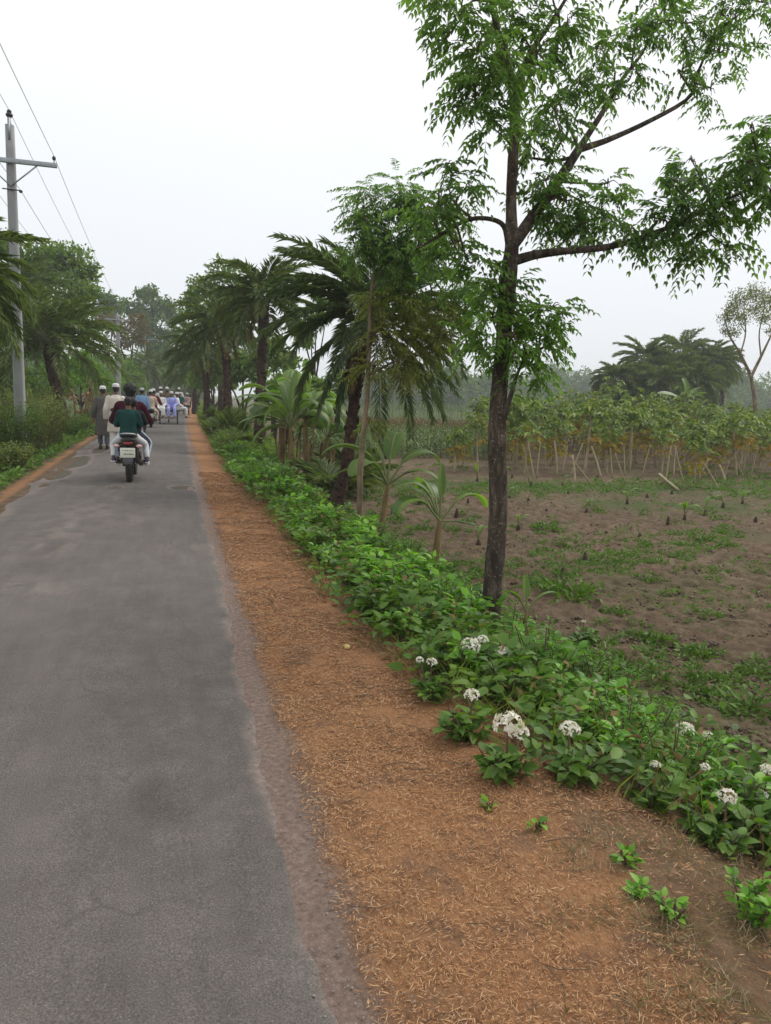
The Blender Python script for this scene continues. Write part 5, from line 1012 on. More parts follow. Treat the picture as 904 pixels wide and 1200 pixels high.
def litter():
    rng = np.random.default_rng(270); g = Geo(); n = 240000; y = .9 + 15 * rng.random(n) ** 2.4; u = rng.random(n); s = .07 + (veg_in(y) + .15) * u ** .9
    dens = .6 * fbm(s * 2.5, y * 2.5, 91, 3) + .55 * fbm(s * 6 + y * 2, y * 4, 92, 3) - .08; keep = (dens > .30 + .24 * rng.random(n)) & ~((s > .95 + .2 * np.sin(y * 5)) & (y < 2.5) & (rng.random(n) < .72)); y, s = y[keep], s[keep]; x = s + xr(y); m_ = len(x)
    pos = np.stack([x, y, gz(x, y) + .004 + .022 * (fbm(x * 9, y * 9, 41, 4) - .4) + rng.uniform(0, .014, m_)], -1); a = rng.uniform(0, 6.28, m_)
    scatter(g, T_DIAM, pos, np.stack([np.cos(a), np.sin(a), rng.normal(0, .12, m_)], -1), A(0, 0, 1)[None] + rng.normal(0, .25, (m_, 3)), (.005 + .03 * rng.random(m_) ** 2.2) * (1 + y / 10), rng.uniform(.0012, .0030, m_) * (1 + y / 5))
    tag(g.build('needle_litter', M['straw'], smooth=False), 'dry orange-brown leaf litter carpeting the strip beside the asphalt', 'litter', kind='stuff')
    oc = np.array([(1, 0, 0), (0, 1, 0), (-1, 0, 0), (0, -1, 0), (0, 0, .7), (0, 0, -.7)], float); of = np.array([(0, 1, 4), (1, 2, 4), (2, 3, 4), (3, 0, 4), (1, 0, 5), (2, 1, 5), (3, 2, 5), (0, 3, 5)])
    for nm, mt, n, lo, hi, lab, pw in (('edge_gravel', surf_mat('chippings', (.27, .23, .20), .9, var=.45, scale=30), 5200, -.07, .20, 'loose chippings and crumbs along the broken asphalt edge', 1.0), ('verge_crumbs', surf_mat('verge crumb', (.17, .11, .075), .95, var=.5, scale=25), 7000, .12, 2.4, 'small brown crumbs of earth on the littered strip', 1.0)):
        g = Geo(); y = .9 + 14 * rng.random(n) ** 1.9; s = lo + (hi - lo) * rng.random(n) ** pw; x = s + xr(y); z = np.maximum(gz(x, y), -.004 * (s < .05)) + np.where(s < .03, .010, .004)
        r_ = (.0015 + .0045 * rng.random(n) ** 4).reshape(-1, 1, 1); V = np.stack([x, y, z], -1)[:, None] + oc[None] * r_ * rng.uniform(.6, 1.35, (n, 6, 1)); g.add(V.reshape(-1, 3), (of[None] + (np.arange(n) * 6)[:, None, None]).reshape(-1, 3))
        tag(g.build(nm, mt, smooth=False), lab, 'gravel', kind='stuff')
    g = Geo(); n = 260; y = 1.0 + 9 * rng.random(n) ** 1.6; s = .2 + veg_in(y) * rng.random(n); x = s + xr(y); a = rng.uniform(0, 6.28, n); pos = np.stack([x, y, gz(x, y) + .018], -1)
    for q, aa, L in zip(pos, a, rng.uniform(.05, .22, n)): d = A(math.cos(aa), math.sin(aa), 0) * L; tube(g, [q, q + d * .5 + A(-d[1], d[0], .02) * .15, q + d], [.0022, .002, .001], 4)
    tag(g.build('fallen_twigs', M['twig'], smooth=False), 'thin dry twigs lying in the orange litter', 'twigs', kind='stuff')
    for k, (px, py, r, lab) in enumerate([(407, 757, .022, 'pale yellow fallen fruit at the edge of the green strip'), (500, 762, .02, 'small pale stone half in the litter by the green strip')]):
        p = gp(px, py, 0, r * .6); g = Geo(); ball(g, (0, 0, 0), (r, r * 1.1, r * .85)); o = g.build('fallen_fruit' if k == 0 else 'small_stone', surf_mat('fruit', (.50, .38, .14) if k == 0 else (.4, .36, .3), .6)); o.location = tuple(p); tag(o, lab, 'fruit' if k == 0 else 'stone')
    p = None; return
    g = Geo(); ball(g, (0, 0, 0), (.022, .045, .014), rot=rotm(0, 0, .4)); o = g.build('small_stone', M['concrete']); o.location = tuple(p); tag(o, 'flat grey stone on the broken asphalt edge', 'stone')
litter()

# ------------------------------------------------------------------ poles and wires
def pole(px, Y, toppx, toppy, h_arm, label, r=.13, arm=.95, hook=True):
    r *= .82
    base = gY(px, 500, Y); base[0] = P(toppx, toppy, Y)[0] * .5 + base[0] * .5; H = P(toppx, toppy, Y)[2] - base[2]
    t = thing('utility_pole', base, label, 'utility pole', 'utility poles along the opposite verge'); g = Geo()
    r0, r1 = r * 1.15, r * .82; rings = [(A(0, 0, z), A(a, 0, 0), A(0, a, 0)) for z, a in ((-.2, r0), (H * .5, (r0 + r1) / 2), (H - .18, r1))]
    loft(g, rings, 16, seg=14, power=4.0); g.build('post', M['concrete'], t)
    za = H * h_arm; g = Geo(); rbox(g, (0, -r1 - .045, za), (arm * 2, .075, .095), .006)
    for q in range(-4, 5):
        if q: tube(g, [A(q * arm * .22, -r1 - .09, za), A(q * arm * .22, -r1 - .083, za)], .014, 6)
    g.build('crossarm', M['galv'], t)
    for sg in (-1, 1):
        g = Geo(); tube(g, [A(sg * arm * .58, -r1 - .05, za - .04), A(0, -r1 - .02, za - .52)], .016, 6); g.build('brace', M['galv'], t)
        g = Geo(); tube(g, [A(sg * (arm - .06), -r1 - .045, za), A(sg * (arm - .06), -r1 - .045, za + .12)], .012, 6); ball(g, (sg * (arm - .06), -r1 - .045, za + .15), (.04, .04, .05)); g.build('insulator', M['dark_iron'], t)
    g = Geo(); tube(g, [A(0, -r1, H - .5), A(0, -r1, H - .05)], .03, 6); tube(g, [A(0, 0, H - .25), A(0, 0, H)], .035, 8); g.build('pole_cap', M['galv'], t)
    g = Geo(); ball(g, (0, 0, H + .03), (.075, .075, .055)); ball(g, (0, 0, H + .10), (.05, .05, .045)); g.build('insulator', M['dark_iron'], t)
    if hook:
        g = Geo(); tube(g, [A(-.18, -r1, za - .58), A(.2, -r1 - .05, za - .60)], .014, 6); ball(g, (.2, -r1 - .06, za - .62), (.04, .04, .035)); g.build('hook', M['dark_iron'], t)
    b = np.asarray(base); return [b + A(0, 0, H + .13), b + A(arm - .06, -r1 - .045, za + .2), b + A(-arm + .06, -r1 - .045, za + .2), b + A(.2, -r1 - .06, za - .60)]
pa = pole(21, 19, 15, 137, .875, 'nearest tall concrete pole, crossarm against the sky, rising from pale bushes'.replace('nearest tall', 'big tall'))
pb = pole(141, 64, 137, 366, .93, 'second concrete pole, rising above the heads of the walkers', r=.19, hook=False)
pc = pole(172, 108, 170, 394, .96, 'thin distant pole with a wide crossarm, in front of the lumpy hazy tree', r=.11, arm=1.5, hook=False)
def wires():
    names = ['top wire running from the pole tip toward the second pole', 'wire strung on the roadside end of the crossarm', 'wire strung on the outer end of the crossarm', 'lowest wire hung from the hook under the crossarm']
    for k in range(4):
        a = pa[k]; back = a + (a - pb[k]) * A(.9, .95, .02) + A(0, 0, .3); pts = []
        for u, v, sag in ((back, a, .35), (a, pb[k], .55), (pb[k], pc[k], .5)):
            s = np.linspace(0, 1, 26)[:, None]; q = u * (1 - s) + v * s; q[:, 2] -= 4 * sag * (s * (1 - s))[:, 0]; pts.append(q if not pts else q[1:])
        q = np.vstack(pts); o0 = a; g = Geo(); tube(g, q - o0, .006, 5, cap=True); o = g.build('power_line', M['wire']); o.location = tuple(o0); tag(o, names[k], 'power line', 'power lines over the road')
wires()

# ------------------------------------------------------------------ people: one continuous body each, clothes as parts
def remeshed(g, name, mat, parent, voxel, smooth=3, noise_amp=0.0):
    o = g.build(name, mat, None); mo = o.modifiers.new('r', 'REMESH'); mo.mode = 'VOXEL'; mo.voxel_size = voxel; mo.use_smooth_shade = True
    if smooth: ms = o.modifiers.new('s', 'SMOOTH'); ms.iterations = smooth; ms.factor = .5
    dg = bpy.context.evaluated_depsgraph_get(); me = bpy.data.meshes.new_from_object(o.evaluated_get(dg)); o.modifiers.clear(); old = o.data; o.data = me; bpy.data.meshes.remove(old)
    if not me.materials: me.materials.append(mat)
    if noise_amp:
        n = len(me.vertices); co = np.empty(n * 3, np.float32); me.vertices.foreach_get('co', co); co = co.reshape(-1, 3).astype(float); no = np.empty(n * 3, np.float32); me.vertices.foreach_get('normal', no)
        f = fbm(co[:, 0] * 9 + co[:, 1] * 5, co[:, 2] * 6 + co[:, 1] * 4, 3, 3) - .5; co += no.reshape(-1, 3) * (f * 2 * noise_amp)[:, None]; me.vertices.foreach_set('co', co.ravel().astype(np.float32)); me.update()
    o.parent = parent; return o
TORSO = [(-.09, .145, .10), (0, .165, .115), (.15, .142, .10), (.33, .168, .118), (.45, .175, .10), (.50, .11, .075), (.55, .058, .058), (.62, .052, .056)]
def person(label, loc, rz, pose, look, scale=1.0, vox=.012, group=None, fingers=True):
    """pose: hip, lean, knees, ankles, elbows, wrists, toe direction, head turn; look: colours and garments"""
    t = thing('person', loc, label, 'person', group, rz); S = lambda v: np.asarray(v, float) * scale
    hip = A(*pose['hip']); lean = pose.get('lean', 0); up = A(pose.get('tilt', 0), math.sin(lean), math.cos(lean)); up = unit(up); X = A(1, 0, 0); Yf = unit(np.cross(up, X)); X = np.cross(Yf, up)
    def torso(g, k=1.0, lo=0, hi=8, add=0.0):
        loft(g, [(S(hip + up * z), S(X * (a * k + add)), S(Yf * (b * k + add))) for z, a, b in TORSO[lo:hi]], 18, seg=20)
    sh = [hip + up * .455 + X * s * .175 for s in (-1, 1)]; hd = hip + up * .695 + Yf * pose.get('headfwd', .02)
    hj = [hip + X * s * .09 + up * -.02 for s in (-1, 1)]
    az = pose.get('turn', 0); pit = pose.get('nod', 0); HX = X * math.cos(az) + Yf * math.sin(az); HY = -X * math.sin(az) + Yf * math.cos(az); HZ = up * math.cos(pit) + HY * math.sin(pit); HY = np.cross(HZ, HX)
    hp = lambda a, b, c: hd + HX * a + HY * b + HZ * c
    g = Geo(); torso(g)
    Rm = np.stack([HX, HY, HZ], 1)
    ball(g, S(hp(0, 0, .02)), S((.076, .093, .108)), rot=Rm); ball(g, S(hp(0, .03, -.055)), S((.056, .058, .055)), rot=Rm)
    tube(g, [S(hip + up * .48), S(hd + up * -.04)], S(.060) * np.ones(2), 12)
    tube(g, [S(hp(0, .085, .03)), S(hp(0, .108, -.015)), S(hp(0, .098, -.028))], S(.013) * np.array([.7, 1, 1.1]), 7)      # nose
    for s in (-1, 1):
        ball(g, S(hp(s * .078, -.005, .0)), S((.012, .022, .032)), rot=Rm, n=8)                       # ears
        tube(g, [S(hp(s * .015, .084, .048)), S(hp(s * .05, .074, .046))], S(.010) * np.ones(2), 6)   # brow
    tube(g, [S(hp(-.022, .085, -.052)), S(hp(0, .091, -.050)), S(hp(.022, .085, -.052))], S(.009) * np.ones(3), 6)          # lips
    arms = []; legs = []
    for i, s in enumerate((-1, 1)):
        el, wr = A(*pose['elbow'][i]), A(*pose['wrist'][i]); kn, an = A(*pose['knee'][i]), A(*pose['ankle'][i]); arms.append((sh[i], el, wr)); legs.append((hj[i], kn, an))
        tube(g, [S(sh[i] - X * s * .05), S(sh[i]), S((sh[i] + el) / 2), S(el), S((el * .6 + wr * .4)), S(wr)], S(1) * np.array([.05, .056, .046, .038, .040, .026]), 12, seg=22)
        tube(g, [S(hj[i] + up * .04), S(hj[i]), S((hj[i] + kn) / 2), S(kn), S(kn * .65 + an * .35), S(an)], S(1) * np.array([.085, .088, .074, .055, .056, .036]), 14, seg=24)
        hdv = A(*pose['hand'][i]) if 'hand' in pose else unit(wr - el); hdv = unit(hdv); sd_ = unit(np.cross(hdv, A(s, .2, .1)) + 1e-6); pn = np.cross(sd_, hdv)
        loft(g, [(S(wr), S(sd_ * .025), S(pn * .018)), (S(wr + hdv * .045), S(sd_ * .040), S(pn * .015)), (S(wr + hdv * .09), S(sd_ * .038), S(pn * .012))], 10, seg=6)
        for f in range(4):
            ln = (.066, .076, .070, .055)[f]; b0 = wr + hdv * .085 + sd_ * (-.030 + .020 * f); cur = pn * (-.25 - .1 * f)
            tube(g, [S(b0), S(b0 + hdv * ln * .55 + cur * .01), S(b0 + unit(hdv + cur * 1.6) * ln)], S(.0085) * np.array([1, .95, .8]), 7)
        b0 = wr + hdv * .03 - sd_ * .026; tube(g, [S(b0), S(b0 + unit(hdv - sd_ * 1.1) * .035), S(b0 + unit(hdv - sd_ * .5) * .065)], S(.010) * np.array([1.1, 1, .8]), 7)
        td = unit(A(*pose.get('toe', (0, 1, -.05)))) if np.ndim(pose.get('toe', 0)) <= 1 and 'toe' in pose else A(0, 1, -.08)
        tube(g, [S(an + A(0, -.05, -.045)), S(an + A(0, .02, -.04)), S(an + td * .10 + A(0, 0, -.052)), S(an + td * .17 + A(0, 0, -.058))], S(1) * np.array([.030, .036, .034, .022]), 10, seg=10)
    body = remeshed(g, 'body', M['skin'], t, vox * scale if vox > .01 else vox)
    # eyes
    g = Geo()
    for s in (-1, 1): ball(g, S(hp(s * .031, .081, .026)), S((.011, .007, .007)), rot=Rm, n=8)
    g.build('eyes', M['hair'], body)
    # hair
    if look.get('hair', True):
        big = look.get('hair_size', 1.0); g = Geo(); ball(g, S(hp(0, -.014, .042)), S((.083 * big, .096 * big, .095 * big)), rot=Rm, n=18); ball(g, S(hp(0, -.045, -.01)), S((.070 * big, .055 * big, .075 * big)), rot=Rm, n=14)
        if big > 1.1:
            rg = np.random.default_rng(5)
            for q in rdir(rg, 60, -.2, 1): ball(g, S(hp(*(q * A(.085, .09, .10) * big * .92 + A(0, -.02, .045)))), S(.026), n=7)
        remeshed(g, 'hair', M['hair'], t, .011 * scale, 1, .004)
    if look.get('beard'):
        g = Geo(); ball(g, S(hp(0, .055, -.075)), S((.055, .045, .05)), rot=Rm); g.build('beard', M['hair'] if look['beard'] == 1 else cloth((.5, .5, .5)), t)
    if look.get('cap'):
        g = Geo(); ck = 1.0; loft(g, [(S(hp(0, -.012, .048)), S(HX * .086), S(HY * .102)), (S(hp(0, -.012, .09)), S(HX * .088), S(HY * .103)), (S(hp(0, -.012, .125)), S(HX * .080), S(HY * .094)), (S(hp(0, -.012, .145)), S(HX * .05), S(HY * .06)), (S(hp(0, -.012, .150)), S(HX * .01), S(HY * .01))], 20, seg=16)
        g.build('cap', cloth(look['cap'], .05), t)
    # upper garment
    if look.get('top'):
        g = Geo(); e = look.get('loose', .022); torso(g, 1.0, 0, 7, e)
        for i, s in enumerate((-1, 1)):
            a, el, wr = arms[i]; end = wr if look.get('sleeve', 'long') == 'long' else a * .35 + el * .65
            tube(g, [S(a - X * s * .07), S(a), S((a + el) / 2)] + ([S(el), S((el + wr) / 2), S(wr - (wr - el) * .06)] if end is wr else [S(end)]), S(1) * (np.array([.06, .070, .064, .058, .056, .048]) if end is wr else np.array([.06, .07, .066, .064])) + e * .35 * scale, 14, seg=22)
        tl = look.get('tail', 0)
        if tl and pose.get('seat'):
            loft(g, [(S(hip + up * .04), S(X * .19), S(Yf * .15)), (S(hip + up * -.10), S(X * .20), S(Yf * .15))], 16, seg=6)
            for i in range(2):
                h, k_, an = legs[i]; tube(g, [S(h + A(0, 0, .02)), S((h + k_) / 2 + A(0, 0, .015)), S(k_ + A(0, 0, .0)), S(k_ * (1 - tl) + an * tl)], S(1) * np.array([.115, .095, .078, .08]), 14, seg=16)
            m0 = (legs[0][0] + legs[1][0]) / 2; m1 = (legs[0][1] + legs[1][1]) / 2; m2 = m1 * (1 - tl) + (legs[0][2] + legs[1][2]) / 2 * tl
            w = np.linalg.norm(legs[0][1] - legs[1][1]) / 2
            if w < .125: loft(g, [(S(m0), S(X * .15), S(A(0, 0, .09))), (S(m1 + A(0, -.02, 0)), S(X * w), S(A(0, 0, .07))), (S(m1 + A(0, .02, -.05)), S(X * w), S(A(0, .06, .04))), (S(m2), S(X * w), S(A(0, .06, 0)))], 16, seg=14)
        elif tl:
            mk = (legs[0][1] + legs[1][1]) / 2; ma = (legs[0][2] + legs[1][2]) / 2; q = mk * (1 - max(0, tl - 1)) + ma * max(0, tl - 1) if tl > 1 else hip * (1 - tl) + mk * tl
            loft(g, [(S(hip + up * .05), S(X * .185), S(Yf * .14)), (S((hip + q) / 2 + A(0, 0, -.02)), S(X * .21), S(Yf * .165)), (S(q), S(X * .235), S(A(0, .19, 0)))], 20, seg=16)
        remeshed(g, look.get('top_name', 'shirt'), cloth(look['top'], .14), t, .013 * scale, 2, .013 * scale)
    if look.get('legs'):
        g = Geo(); w = look.get('leg_w', 1.0); loft(g, [(S(hip + up * .08), S(X * .165), S(Yf * .125)), (S(hip + up * -.02), S(X * .18), S(Yf * .135)), (S(hip + up * -.11), S(X * .165), S(Yf * .12))], 16, seg=8)
        for i in range(2):
            h, k_, an = legs[i]; tube(g, [S(h + up * .02), S(h), S((h + k_) / 2), S(k_), S((k_ + an) / 2), S(an + (k_ - an) * .10)], S(w) * np.array([.09, .10, .088, .072, .066, .058]), 14, seg=22)
        remeshed(g, look.get('legs_name', 'trousers'), cloth(look['legs'], .14), t, .013 * scale, 2, .010 * scale)
    if look.get('shoes'):
        for i in range(2):
            an = legs[i][2]; td = A(0, 1, -.08); g = Geo()
            loft(g, [(S(an + A(0, -.085, -.05)), S(A(.02, 0, 0)), S(A(0, 0, .028))), (S(an + A(0, -.06, -.035)), S(A(.040, 0, 0)), S(A(0, 0, .05))), (S(an + A(0, .02, -.035)), S(A(.044, 0, 0)), S(A(0, 0, .045))), (S(an + td * .12 + A(0, 0, -.045)), S(A(.048, 0, 0)), S(A(0, 0, .032))), (S(an + td * .19 + A(0, 0, -.05)), S(A(.025, 0, 0)), S(A(0, 0, .018)))], 14, seg=18)
            sh_ = g.build('shoe', cloth(look['shoes'], .1), t)
            g = Geo(); rbox(g, S(an + A(0, .045, -.083)), S((.095, .27, .028)), .01 * scale); g.build('sole', cloth(look.get('sole', (.6, .6, .58)), .1), sh_)
    return t

STAND = lambda ph=0.0: dict(hip=(0, 0, .93), lean=.03, knee=[(-.09, .03 + ph, .48), (.09, .06 - ph, .48)], ankle=[(-.09, -.02 + ph * 1.6, .085), (.09, .0 - ph * 1.2, .085)], elbow=[(-.25, -.03, 1.10), (.25, -.02, 1.10)], wrist=[(-.26, .06, .86), (.26, .07, .86)], nod=.05)
WHITE = (.72, .72, .70)
p = gp(122, 526, 0, 0); p[2] = .0
person('walker in a long grey-brown robe and white cap, at the orange road edge', (p[0], p[1], .01), .05, STAND(.06), dict(top=(.105, .095, .085), top_name='robe', tail=1.25, legs=(.10, .12, .16), cap=WHITE, shoes=(.05, .035, .03), sole=(.04, .03, .025)), .965, .011)
p = gY(137, 520, 20.5)
person('walker in a cream tunic and white cap, half hidden by the near motorcycle', (p[0], p[1], .01), -.05, STAND(-.07), dict(top=(.66, .60, .52), top_name='tunic', tail=.85, legs=(.62, .58, .52), cap=WHITE, shoes=(.07, .05, .04), sole=(.05, .04, .03)), 1.0, .012)
p = gY(167, 500, 31)
person('walker in a light blue shirt and white cap, past the driver in maroon', (p[0], p[1], .01), 0, STAND(.05), dict(top=(.24, .40, .62), tail=.35, legs=(.03, .035, .07), cap=WHITE, shoes=(.05, .04, .03)), .98, .014)

# ------------------------------------------------------------------ motorcycles
def motorcycle(label, loc, rz, accent, plate=True, lean=0.0):
    t = thing('motorcycle', loc, label, 'motorcycle', None, rz); t.rotation_euler = (0, lean, rz); WB = 1.27; R = .30
    def wheel(y, w):
        g = Geo(); torus(g, (0, y, R), R - w * .55, w, n=48, m=12, flat=.92)
        for k in range(44):
            a = k / 44 * 2 * math.pi
            for s in (-1, 1): rbox(g, (s * w * .38, y + math.cos(a) * (R + .0), R + math.sin(a) * (R + .0)), (w * .5, .022, .010), .003, rot=rotm(a + math.pi / 2, 0, 0))
        ty = g.build('tyre', M['rubber'], t); g = Geo(); torus(g, (0, y, R), R - w * 1.35, .013, n=40, m=6, flat=1.8); ball(g, (0, y, R), (.055, .045, .045)); tube(g, [A(-.075, y, R), A(.075, y, R)], .035, 12)
        for k in range(6):
            a = k * math.pi / 3; tube(g, [A(0, y, R), A(0, y + math.cos(a) * (R - w * 1.4), R + math.sin(a) * (R - w * 1.4))], [.022, .016], 6)
        g.build('rim', M['engine'], ty)
    wheel(R, .058); wheel(R + WB, .045)
    y0 = R
    g = Geo()                                       # rear mudguard
    a = np.radians(np.linspace(42, 195, 16)); q = np.stack([0 * a, y0 + np.cos(a) * -.365 * -1 * -1, R + .03 + np.sin(a) * .37], -1)
    for s in range(15):
        rbox(g, (q[s] + q[s + 1]) / 2, (.135, np.linalg.norm(q[s + 1] - q[s]) * 1.15, .012), .004, rot=rotm(math.atan2(q[s + 1][2] - q[s][2], q[s + 1][1] - q[s][1]), 0, 0))
    g.build('mudguard', M['black_plastic'], t)
    g = Geo(); loft(g, [(A(0, y0 - .33, .60), A(.05, 0, 0), A(0, .02, 0)), (A(0, y0 - .37, .50), A(.075, 0, 0), A(0, .02, 0)), (A(0, y0 - .39, .41), A(.085, 0, 0), A(0, .016, 0)), (A(0, y0 - .38, .34), A(.06, 0, 0), A(0, .012, 0))], 14, seg=12, power=3.5); g.build('mud_flap', surf_mat('grey flap', (.10, .105, .11), .6), t)
    if plate:
        g = Geo(); rbox(g, (0, y0 - .415, .545), (.245, .008, .165), .012); pl = g.build('number_plate', M['plate'], t); g = Geo(); rg = random.Random(4)
        for row, (z, h) in enumerate(((.585, .022), (.525, .034))):
            x = -.085 + row * .02
            while x < .08: w = rg.uniform(.012, .026); rbox(g, (x + w / 2, y0 - .421, z), (w, .004, h * rg.uniform(.5, 1)), 0); x += w + .008
        g.build('plate_lettering', M['plate_mark'], pl)
    g = Geo(); rbox(g, (0, y0 - .34, .70), (.15, .08, .055), .02); g.build('tail_lamp', M['red_lens'], t)
    for s in (-1, 1):
        g = Geo(); tube(g, [A(s * .06, y0 - .31, .66), A(s * .15, y0 - .33, .655)], .012, 6); st = g.build('indicator_stalk', M['black_plastic'], t); g = Geo(); ball(g, (s * .185, y0 - .34, .655), (.052, .032, .03)); g.build('indicator', M['clear_lens'], st)
    g = Geo()                                       # tail cowl and side panels
    loft(g, [(A(0, y0 - .36, .76), A(.07, 0, 0), A(0, 0, .03)), (A(0, y0 - .25, .75), A(.12, 0, 0), A(0, 0, .05)), (A(0, y0 + .1, .70), A(.13, 0, 0), A(0, 0, .085)), (A(0, y0 + .45, .66), A(.12, 0, 0), A(0, 0, .10))], 16, seg=16, power=3); g.build('tail_cowl', accent, t)
    g = Geo(); loft(g, [(A(0, y0 - .26, .83), A(.06, 0, 0), A(0, 0, .02)), (A(0, y0 - .2, .835), A(.11, 0, 0), A(0, 0, .04)), (A(0, y0 + .12, .82), A(.135, 0, 0), A(0, 0, .05)), (A(0, y0 + .42, .79), A(.12, 0, 0), A(0, 0, .045)), (A(0, y0 + .52, .80), A(.08, 0, 0), A(0, 0, .03))], 18, seg=22, power=3); g.build('seat', M['black_seat'], t)
    g = Geo(); tube(g, [A(-.13, y0 + .1, .80), A(-.14, y0 - .22, .83), A(-.10, y0 - .36, .86), A(0, y0 - .40, .87), A(.10, y0 - .36, .86), A(.14, y0 - .22, .83), A(.13, y0 + .1, .80)], .014, 8, seg=30); g.build('grab_rail', M['chrome'], t)
    g = Geo(); loft(g, [(A(0, y0 + .50, .84), A(.08, 0, 0), A(0, 0, .05)), (A(0, y0 + .62, .88), A(.14, 0, 0), A(0, 0, .10)), (A(0, y0 + .82, .92), A(.155, 0, 0), A(0, 0, .12)), (A(0, y0 + .98, .92), A(.09, 0, 0), A(0, 0, .07))], 18, seg=18); g.build('fuel_tank', accent, t)
    g = Geo()
    for s in (-1, 1):
        tube(g, [A(s * .085, y0, R), A(s * .085, y0 + .5, .38)], .022, 8); tube(g, [A(s * .10, y0 + .3, .70), A(s * .10, y0 + .9, .80), A(s * .03, y0 + 1.0, .85)], .016, 8); tube(g, [A(s * .10, y0 + .5, .36), A(s * .10, y0 + .55, .72)], .016, 8); tube(g, [A(s * .06, y0 + .55, .30), A(s * .05, y0 + .95, .55), A(0, y0 + 1.0, .85)], .018, 8)
    g.build('frame', M['black_plastic'], t)
    for s in (-1, 1):
        g = Geo(); tube(g, [A(s * .125, y0 - .01, .33), A(s * .125, y0 + .10, .68)], .02, 8)
        for k in range(9): torus(g, A(s * .125, y0 + .015 + .008 * k, .40 + .027 * k), .028, .006, axis=(0, .3, .95), n=12, m=5)
        g.build('shock_absorber', M['engine'], t)
        g = Geo(); tube(g, [A(s * .12, y0 + .30, .36), A(s * .24, y0 + .29, .36)], .014, 8); tube(g, [A(s * .12, y0 + .55, .30), A(s * .26, y0 + .56, .30)], .014, 8); g.build('footrest', M['rubber'], t)
    g = Geo(); rbox(g, (0, y0 + .62, .42), (.24, .34, .24), .04); rbox(g, (0, y0 + .78, .60), (.17, .17, .22), .03, rot=rotm(-.4, 0, 0))
    for k in range(6): rbox(g, (0, y0 + .78 + .01 * k, .52 + .032 * k), (.21, .20, .008), .003, rot=rotm(-.4, 0, 0))
    tube(g, [A(.12, y0 + .62, .40), A(.165, y0 + .62, .40)], [.10, .09], 16); tube(g, [A(-.12, y0 + .62, .40), A(-.165, y0 + .62, .40)], [.09, .08], 16); g.build('engine', M['engine'], t)
    g = Geo(); tube(g, [A(.06, y0 + .88, .55), A(.10, y0 + .92, .35), A(.14, y0 + .70, .27), A(.17, y0 + .35, .28), A(.185, y0 + .15, .31)], .02, 10, seg=26); tube(g, [A(.175, y0 + .38, .28), A(.19, y0 - .0, .34), A(.195, y0 - .22, .385)], [.03, .052, .045], 14, seg=12); g.build('exhaust', M['engine'], t)
    g = Geo(); rbox(g, (-.10, y0 + .24, .335), (.03, .60, .11), .02); g.build('chain_cover', M['black_plastic'], t)
    g = Geo(); yf = y0 + WB
    for s in (-1, 1): tube(g, [A(s * .075, yf, R), A(s * .085, yf - .26, .92)], [.02, .022], 8)
    tube(g, [A(-.09, yf - .25, .88), A(.09, yf - .25, .88)], .02, 8); g.build('fork', M['chrome'], t)
    g = Geo(); tube(g, [A(-.36, yf - .45, 1.06), A(-.25, yf - .36, 1.06), A(-.08, yf - .28, 1.0), A(.08, yf - .28, 1.0), A(.25, yf - .36, 1.06), A(.36, yf - .45, 1.06)], .012, 8, seg=30); g.build('handlebar', M['black_plastic'], t)
    for s in (-1, 1):
        g = Geo(); tube(g, [A(s * .25, yf - .36, 1.07), A(s * .30, yf - .33, 1.20)], .006, 6); ball(g, (s * .33, yf - .33, 1.23), (.062, .012, .042)); g.build('mirror', M['black_plastic'], t)
    g = Geo(); ball(g, (0, yf - .20, .92), (.09, .08, .10)); g.build('headlamp', M['black_plastic'], t)
    g = Geo(); a = np.radians(np.linspace(20, 160, 12)); q = np.stack([0 * a, yf + np.cos(a) * .345, R + np.sin(a) * .345], -1)
    for s in range(11): rbox(g, (q[s] + q[s + 1]) / 2, (.11, np.linalg.norm(q[s + 1] - q[s]) * 1.15, .01), .003, rot=rotm(math.atan2(q[s + 1][2] - q[s][2], q[s + 1][1] - q[s][1]), 0, 0))
    g.build('front_mudguard', accent, t)
    return t
p = gp(151, 568, 0, 0); MY = p[1]; MX = p[0]; MH = .06
motorcycle('dark motorcycle with pale number plate carrying the maroon driver and two children', (MX, MY, .015), -.02, M['black_plastic'])
def rider_pose(y, z=.86, spread=.27, kz=.60, ky=.42, az=.36, ay=.30, arms='bar', lean=.12, **k):
    d = dict(hip=(0, y, z + .06), lean=lean, knee=[(-spread, y + ky, kz + .08), (spread, y + ky, kz + .08)], ankle=[(-spread + .03, y + ay, az), (spread - .03, y + ay, az)], seat=True)
    if arms == 'bar': d.update(elbow=[(-.31, y + .16, z + .26), (.31, y + .16, z + .26)], wrist=[(-.33, y + .40, z + .22), (.33, y + .40, z + .22)])
    else: d.update(elbow=[(-.25, y + .14, z + .28), (.25, y + .14, z + .28)], wrist=[(-.17, y + .36, z + .26), (.17, y + .36, z + .26)])
    d.update(k); return d
MAR = (.055, .008, .018)
person('motorcycle driver in a maroon shirt and pale jeans with bushy black hair, seen from behind', (MX, MY, .0), -.02, rider_pose(.64, z=.83, spread=.28, kz=.58, ky=.40, az=.36, ay=.26, lean=.05, headfwd=.03), dict(top=MAR, legs=(.42, .52, .64), hair_size=1.22, shoes=(.10, .08, .08), loose=.03), 1.0, .011)
